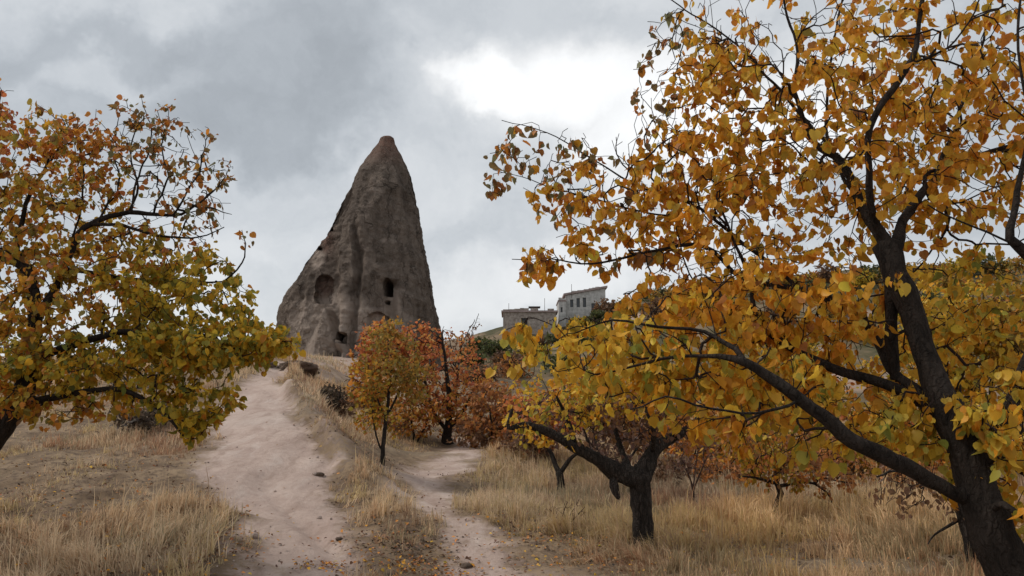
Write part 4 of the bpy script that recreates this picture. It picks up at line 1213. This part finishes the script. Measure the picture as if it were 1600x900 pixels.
def house(name, label, px0, px1, pyt, pyb, Y, depth, ops_px, wallm, roof_over=.25, roof_h=.25, slope=0.0, rot=0.0):
    a, b = P(px0, pyb, Y), P(px1, pyt, Y)
    W_, H_ = b[0] - a[0], b[2] - a[2]
    root = empty(name, a, label, 'house', 'stone houses on the far hill')
    root.rotation_euler = (0, 0, rot)
    sx, sz = W_ / (px1 - px0), H_ / (pyb - pyt)
    ops = [((x0 - px0) * sx, (pyb - y1) * sz, (x1 - px0) * sx, (pyb - y0) * sz) for x0, y0, x1, y1, _ in ops_px]
    base = -2.5
    bx = wall_boxes(W_, H_, .4, ops)
    bx += [(0, .4, base, .4, depth, H_), (W_ - .4, .4, base, W_, depth, H_), (.4, depth - .4, base, W_ - .4, depth, H_), (0.002, 0.002, base, W_ - .002, .398, 0)]
    obj('wall', boxes_mesh('wall', bx, wallm), root)
    V = [(-roof_over, -roof_over, H_), (W_ + roof_over, -roof_over, H_ + slope), (W_ + roof_over, depth + roof_over, H_ + slope), (-roof_over, depth + roof_over, H_)]
    V += [(x, y, z + roof_h) for x, y, z in V]
    F = np.array([(0, 3, 2, 1), (4, 5, 6, 7), (0, 1, 5, 4), (1, 2, 6, 5), (2, 3, 7, 6), (3, 0, 4, 7)])
    obj('roof', mesh_np('roof', np.array(V) + np.array([0, 0, .003]), F, M_ROOF, False), root)
    if slope > 0:
        G = [(0, 0, H_), (W_, 0, H_), (W_, 0, H_ + slope), (0, .4, H_), (W_, .4, H_), (W_, .4, H_ + slope)]
        obj('gable', mesh_np('gable', G, [np.array([(0, 1, 2), (3, 5, 4)]), np.array([(0, 2, 5, 3), (1, 4, 5, 2)])], wallm, False), root)
    pr_ = random.Random(int(px0))
    x_ = 0.0
    pb = []
    while x_ < W_ - .6:
        wd_ = pr_.uniform(.35, 1.0)
        if pr_.random() < .7:
            hb = H_ + roof_h + slope * x_ / W_ + .02
            pb.append((x_, -.15, hb, min(x_ + wd_, W_), .2 + pr_.random() * .2, hb + pr_.uniform(.08, .35)))
        x_ += wd_ + .004
    obj('parapet', boxes_mesh('parapet', pb, wallm), root)
    for o, q in zip(ops, ops_px):
        kind = q[4]
        x0, z0, x1, z1 = o
        if kind == 'door':
            obj('door', boxes_mesh('door', [(x0, .25, z0, x1, .32, z1)], M_DARK), root)
        else:
            wn = obj('window', boxes_mesh('window', [(x0, .2, z0, x0 + .06, .3, z1), (x1 - .06, .2, z0, x1, .3, z1), (x0 + .06, .2, z0, x1 - .06, .3, z0 + .06), (x0 + .06, .2, z1 - .06, x1 - .06, .3, z1)], M_WOOD), root)
            obj('pane', boxes_mesh('pane', [(x0 + .06, .24, z0 + .06, x1 - .06, .27, z1 - .06)], M_GLASS), wn)
    return root
hA = house('stone_house', 'flat roofed brown stone house with one dark doorway on the hill crest', 786, 869, 488, 530, 114, 6, [(814, 497, 824, 516, 'door')], M_STONE)
house('stone_house', 'pale two part house with a row of tall dark windows, highest on the hill', 884, 946, 462, 502, 120, 7, [(891, 468, 896, 480, 'w'), (901, 466, 906, 480, 'w'), (911, 465, 916, 480, 'w'), (924, 474, 930, 486, 'w')], M_PALE, .3, .3, 1.2)
house('stone_house', 'narrow pale block with a chimney stub at the left end of the highest house', 873, 884, 471, 504, 119, 5, [(876, 480, 879, 488, 'w')], M_PALE, .1, .2)
c = P(884.5, 462, 118)
def far_box(name, label, cat, px0, px1, pyt, pyb, Y, dep, mat, base=0.0):
    a, b = P(px0, pyb, Y), P(px1, pyt, Y)
    o = obj(name, boxes_mesh(name, [(0, 0, base, b[0] - a[0], dep, b[2] - a[2])], mat), None, a)
    return tag(o, label, cat)
# terrace wall with dark arches below the brown house
a = P(782, 545, 112)
bW, bH = (872 - 782) / FPX * 112, (545 - 527) / FPX * 112
root = empty('terrace_wall', a, 'low stone terrace wall with two dark openings under the brown house', 'wall')
ops = [(2.2, .2, 3.4, 1.2), (4.8, .2, 6.2, 1.1)]
obj('stonework', boxes_mesh('stonework', wall_boxes(bW, bH, .5, ops) + [(0, .5, -2, bW, 1.2, -.01)], M_STONE), root)
for o_ in ops:
    obj('opening_back', boxes_mesh('opening_back', [(o_[0], .42, o_[1], o_[2], .48, o_[3])], M_DARK), root)
# flat canopy on legs on the roof of the brown house
a = P(826, 488, 115.5)
root = empty('roof_canopy', (a[0], a[1], a[2] + .02), 'small dark flat canopy on thin legs on the brown house roof', 'canopy')
obj('canopy_top', boxes_mesh('canopy_top', [(0, 0, .72, 1.7, 1.4, .86)], M_WOOD), root)
leg = boxes_mesh('leg', [(0, 0, 0, .07, .07, .718)], M_WOOD)
for x_, y_ in ((.3, .2), (1.3, .2), (.3, 1.1), (1.3, 1.1)):
    obj('leg', leg, root, (x_, y_, .0))
M_IRON = plain('rusty_iron', (.05, .04, .035), (.10, .07, .05), 6)
for px_, pyb_, pyt_, lab in ((851, 487, 466, 'thin pole standing on the brown house roof, right end'), (795, 487, 474, 'short pole on the left end of the brown house roof'), (893, 463, 444, 'thin aerial pole on the highest house')):
    q0, q1 = P(px_, pyb_, 116), P(px_, pyt_, 116)
    T = Tree(int(px_), .5, .03)
    T.limb_w(np.array([[*(q0 - [0, 0, .3]), .035], [*q1, .03]]), 0)
    T.radii()
    root = empty('roof_pole', q0, lab, 'pole')
    dress(T, 'roof_pole', root, 0, 1, bark=M_IRON, twig=M_IRON, limb_name='crossbar')
for i, (px_, py_, rx_, ry_, lab) in enumerate(((776, 548, 12, 7, 'grey boulder at the left foot of the terrace wall'), (748, 541, 14, 6, 'dark rock on the far hill crest, left of the terrace wall'), (874, 535, 9, 8, 'boulder between the terrace wall and the highest house'), (815, 552, 10, 5, 'low pale rock under the terrace wall'), (905, 520, 16, 9, 'large rock under the highest house'))):
    boulder('boulder', lab, 'rock', px_, py_, rx_, ry_, rx_ / FPX * 100, 40 + i, M_ROCK)
# scrub on the far hillside
def far_shrub(seed, px, py, rx, ry, pal, lab, grp):
    T = Tree(seed, .35, .03)
    q = ground(px, py)
    k = q[1] / FPX
    T.limb_w(np.array([[q[0], q[1], q[2] - .1, .12], [q[0], q[1], q[2] + .4 * ry * k, .1], [q[0], q[1], q[2] + ry * k, .06]]), .1)
    c = ball(T.r, 90, px, py - ry * .9, q[1], rx, ry, rx * k)
    T.grow(c[c[:, 2] > q[2]], 1, PALN.index(pal), .35, .7, None, .1)
    T.radii(2.5)
    root = empty('scrub_bush', (q[0], q[1], q[2]), lab, 'bush', grp)
    dress(T, 'scrub_bush', root, 700, .0032 * q[1], .1, SIMPLE, M_BARK, M_BARK, .05, 3, 0, .22)
    return root
FS = [(752, 548, 26, 10, 'green', 'dark green bush at the left end of the far hill crest'), (778, 556, 26, 11, 'green', 'dark green bush below the brown house, left end'),
      (738, 572, 26, 13, 'green', 'dark green bush low on the left of the far hill'), (830, 558, 30, 11, 'olive', 'olive bush below the terrace wall'),
      (878, 540, 24, 12, 'green', 'green bush between the two hill houses'), (800, 590, 34, 16, 'rust', 'rusty bush on the hillside below the brown house'),
      (755, 600, 30, 15, 'brown', 'brown bush low on the hillside above the reddish shrub'), (880, 585, 34, 16, 'green', 'dark bush on the hillside below the highest house'),
       (842, 541, 20, 7, 'brown', 'low brown bush in front of the terrace wall'), (905, 512, 18, 8, 'olive', 'olive bush at the foot of the highest house'), (935, 505, 18, 10, 'green', 'green bush at the right end of the highest house'),
       (790, 570, 24, 9, 'brown', 'small brown bush under the left end of the terrace wall')]
for i, f in enumerate(FS):
    far_shrub(90 + i, *f, 'bushes on the far hill')
for i in range(40):
    px = 930 + i * 17.5 + random.uniform(-12, 12)
    top = np.interp(px, [930, 960, 1100, 1300, 1600], [500, 478, 456, 436, 419])
    py = top + (random.uniform(4, 16) if i % 2 else random.uniform(20, 110))
    kind_ = ('green', 'olive', 'brown', 'oliveorange', 'yellow')[(i * 7) % 5]
    far_shrub(120 + i, px, py, random.uniform(22, 38), random.uniform(10, 18), kind_, {'green': 'dark green', 'brown': 'brown', 'olive': 'olive', 'oliveorange': 'orange', 'yellow': 'dull yellow'}[kind_] + ' scrubby bush on the hillside behind the right tree', 'scrub behind the right tree')

# ------------------------------------------------------------------ dry grass, fallen leaves and pebbles
def grass_material():
    m, N = material('dry_grass')
    c = N.n('ShaderNodeAttribute', attribute_name='Col').outputs['Color']
    d = N.n('ShaderNodeBsdfPrincipled', i_Base_Color=c, i_Roughness=.7)
    d.inputs['Specular IOR Level'].default_value = .2
    t = N.n('ShaderNodeBsdfTranslucent', i_Color=c)
    mx = N.n('ShaderNodeMixShader', i_0=.35)
    N.t.links.new(d.outputs[0], mx.inputs[1])
    N.t.links.new(t.outputs[0], mx.inputs[2])
    finish(N, mx.outputs[0])
    return m
M_GRASS = grass_material()
def grass(name, n, y0, y1, seed):
    r = np.random.default_rng(seed)
    # even on the picture rather than on the ground: density falls with distance
    y = y0 * (y1 / y0) ** r.random(int(n * 2.2))
    x = (r.random(len(y)) * 2 - 1) * (0.72 * y + 2.0)
    # gather into tufts
    cx = np.round(x / .22) * .22
    cy = np.round(y / .22) * .22
    jit = r.random(len(x)) < .6
    hx = _h((cx * 100).astype(np.int64), (cy * 100).astype(np.int64), np.zeros(len(x), np.int64), 5) - .5
    hy = _h((cx * 100).astype(np.int64), (cy * 100).astype(np.int64), np.ones(len(x), np.int64), 6) - .5
    x = np.where(jit, cx + hx * .2 + r.normal(0, .035, len(x)), x)
    y = np.where(jit, cy + hy * .2 + r.normal(0, .035, len(x)), y)
    a, b, l, rr = masks(x, y)
    patch = fbm(xy3(x, y, .55), 3, 71)
    fine = fbm(xy3(x, y, 2.2), 2, 72)
    lushr = np.clip((x + 1.0 - .02 * y) / 3, 0, 1)                 # the field on the right is thicker
    bank = np.clip(1.3 - np.abs(x - rr - .6) / 1.5, 0, 1) * np.clip((y - 11) / 4, 0, 1)
    dens = .46 + .36 * lushr + .75 * patch + .45 * fine - 1.3 * np.maximum(a, b * 1.05) - .12 * bank - .35 * np.clip((y - 20) / 8, 0, 1) * (1 - lushr)
    keep = r.random(len(x)) < np.clip(dens, 0.0, 1)
    keep &= (np.maximum(a, b) < .6)
    x, y, patch, fine, lushr = x[keep][:n], y[keep][:n], patch[keep][:n], fine[keep][:n], lushr[keep][:n]
    n = len(x)
    z = zf(x, y) - .01
    h = (.05 + .12 * np.clip(.40 + patch * .9, 0, 1) + .075 * lushr) * r.uniform(.3, 1.4, n)
    tall = r.random(n) < .04
    tu = _h(np.floor(x / .22 + .5 * np.sin(y * 3)).astype(np.int64), np.floor(y / .3 + .5 * np.sin(x * 3)).astype(np.int64), np.zeros(n, np.int64), 8)
    h = h * (.45 + 1.25 * tu ** 1.5)
    h = np.where(tall, h * 1.7 + .05, h)
    flat_ = fbm(xy3(x, y, .8), 2, 79)
    an = np.where(flat_ > .15, 6.283 * (.5 + .5 * fbm(xy3(x, y, .3), 2, 80)) + r.normal(0, .6, n), r.random(n) * 2 * math.pi)
    lean0 = np.clip(flat_ * 1.2, 0, .7)
    lean = np.where(tall, r.normal(0, .15, n), r.normal(0, .45, n) + .1 + lean0)
    wd = (.0018 + .00032 * y) * r.uniform(.6, 1.4, n)
    dx, dy = np.cos(an), np.sin(an)
    sx, sy = -dy, dx
    fl = r.random(n) * 2 * math.pi
    sx, sy = np.cos(fl), np.sin(fl)
    p0 = np.stack([x, y, z], -1)
    side = np.stack([sx, sy, 0 * sx], -1) * wd[:, None]
    m_ = p0 + np.stack([dx * lean * h * .35, dy * lean * h * .35, h * .6], -1)
    t_ = p0 + np.stack([dx * lean * h * 1.2, dy * lean * h * 1.2, h * np.clip(1 - .25 * lean ** 2, .25, 1)], -1)
    V = np.stack([p0 - side, p0 + side, m_ - side * .8, m_ + side * .8, t_], 1).reshape(-1, 3)
    i = (np.arange(n) * 5)[:, None]
    Fq = i + np.array([[0, 1, 3, 2]])
    Ft = i + np.array([[2, 3, 4]])
    base = np.array([(.55, .390, .250), (.46, .320, .205), (.62, .47, .305), (.34, .230, .150), (.33, .270, .170), (.52, .395, .21), (.40, .235, .145)])
    pick = r.choice(5, n, p=[.34, .24, .2, .14, .08])
    pick = np.where((fine < -.25) & (r.random(n) < .65), 3, pick)
    ol = fbm(xy3(x, y, .7), 3, 91)
    pick = np.where((ol > .3) & (r.random(n) < .7), 5, pick)
    pick = np.where((ol < -.35) & (r.random(n) < .6), 6, pick)
    bk = np.clip(1.3 - np.abs(x - np.interp(y, ER[:, 1], ER[:, 0]) - 1.0) / 1.6, 0, 1) * np.clip((y - 12) / 4, 0, 1)
    pick = np.where(r.random(n) < bk * .75, r.choice([3, 6, 1], n), pick)
    pick = np.where((fbm(xy3(x, y, .9), 3, 78) > .45) & (r.random(n) < .55), 4, pick)
    pick = np.where((patch > .25) & (r.random(n) < .5), 2, pick)
    col = base[pick] * np.array([1.1, 1.06, 1.0]) * (.86 + .36 * tu[:, None]) * (1 - .13 * lushr[:, None]) * r.normal(1, .12, (n, 1)).clip(.6, 1.4)
    tint = np.clip(fbm(xy3(x, y, .25), 2, 77)[:, None] * .5 + .5, 0, 1)
    col = col * (1 + (tint - .5) * np.array([.14, 0, -.22]))
    me = mesh_np(name, V, [Fq, Ft], M_GRASS, True, np.repeat(col, 5, 0))
    tag(obj(name, me), 'dry straw coloured grass covering the slope and field', 'grass', kind='stuff')
grass('dry_grass', 520000, 5.5, 48, 5)

def fallen(n, seed):
    r = np.random.default_rng(seed)
    spots = [(P(120, 885, 8.3), 2.2, .6), (P(290, 850, 9.0), .45, .10), (P(650, 880, 8.6), .35, .07), (ground(500, 885), .12, .014), (ground(436, 800), .12, .004), (ground(990, 858), 1.1, .12), (ground(840, 845), .8, .08), (P(100, 820, 9.5), 3.2, .5, 1), (ground(620, 850), .35, .06, 1), (ground(590, 720), .9, .08, 1), (ground(960, 830), 2.2, .2, 1)]
    cs = r.choice(len(spots), n, p=np.array([s[2] for s in spots]) / sum(s[2] for s in spots))
    c = np.array([s[0][:2] for s in spots])[cs]
    sg = np.array([s[1] for s in spots])[cs]
    xy = c + r.normal(0, 1, (n, 2)) * sg[:, None] * np.array([1.2, .8])
    a_, b_, _, _ = masks(xy[:, 0], xy[:, 1])
    ok = (r.random(n) > np.maximum(a_, b_) * .93) | (cs == 2) | (cs == 3)
    xy, cs, sg = xy[ok], cs[ok], sg[ok]
    n = len(xy)
    z = zf(xy[:, 0], xy[:, 1]) + .012 + r.random(n) * np.where(cs == 0, .09, .03)
    pos = np.concatenate([xy, z[:, None]], 1)
    an = r.random(n) * 6.283
    a = np.stack([np.cos(an), np.sin(an), r.normal(0, .3, n)], -1)
    a /= np.linalg.norm(a, axis=1)[:, None]
    nn = r.normal(0, .35, (n, 3)) + np.array([0, 0, 1])
    b = np.cross(a, nn)
    b /= np.linalg.norm(b, axis=1)[:, None]
    pal = r.choice([PALN.index(q) for q in ('orange', 'gold', 'brown', 'rust')], n, p=[.25, .15, .38, .22])
    dull = np.array([len(s_) > 3 for s_ in spots])[cs]
    pal = np.where(dull, r.choice([PALN.index('brown'), PALN.index('plum'), PALN.index('dark')], n), pal)
    me = leaf_mesh('fallen_leaves', pos, a, b, np.cross(b, a), r.uniform(.025, .05, n), r.integers(0, 3, n), leaf_colours(r, pal, pos), SIMPLE, M_FALL, np.zeros(3))
    tag(obj('fallen_leaves', me), 'orange and brown leaves fallen over the grass and path edges', 'leaves', kind='stuff')
fallen(11000, 81)
def pebbles(n, seed):
    r = np.random.default_rng(seed)
    t = (1 + 5 ** .5) / 2
    iv = np.array([(-1, t, 0), (1, t, 0), (-1, -t, 0), (1, -t, 0), (0, -1, t), (0, 1, t), (0, -1, -t), (0, 1, -t), (t, 0, -1), (t, 0, 1), (-t, 0, -1), (-t, 0, 1)]) / 1.9
    fi = np.array([(0, 11, 5), (0, 5, 1), (0, 1, 7), (0, 7, 10), (0, 10, 11), (1, 5, 9), (5, 11, 4), (11, 10, 2), (10, 7, 6), (7, 1, 8), (3, 9, 4), (3, 4, 2), (3, 2, 6), (3, 6, 8), (3, 8, 9), (4, 9, 5), (2, 4, 11), (6, 2, 10), (8, 6, 7), (9, 8, 1)])
    y = 6.5 * (26 / 6.5) ** r.random(n * 4)
    x = (r.random(n * 4) - .62) * 1.1 * y
    a, b, l, rr = masks(x, y)
    near_edge = np.exp(-((x - rr) / .28) ** 2) + np.exp(-((x - l) / .3) ** 2)
    k = r.random(n * 4) < np.clip(.05 * a + .09 * b + .5 * near_edge, 0, 1)
    x, y = x[k][:n], y[k][:n]
    n = len(x)
    s = np.minimum(.009 * np.exp(r.normal(0, .6, n)), .055)
    z = zf(x, y) + s * .25
    V = np.stack([x, y, z], -1)[:, None, :] + iv[None] * (s[:, None] * r.uniform(.6, 1.2, (n, 3)))[:, None, :] * r.uniform(.75, 1.25, (n, 12, 1))
    F = (fi[None] + (np.arange(n) * 12)[:, None, None]).reshape(-1, 3)
    me = mesh_np('pebbles', V.reshape(-1, 3), F, plain('pebble_stone', (.24, .18, .15), (.44, .35, .30), 3), False)
    tag(obj('pebbles', me), 'small pebbles and clods scattered along the dirt paths', 'pebbles', kind='stuff')
pebbles(1500, 83)
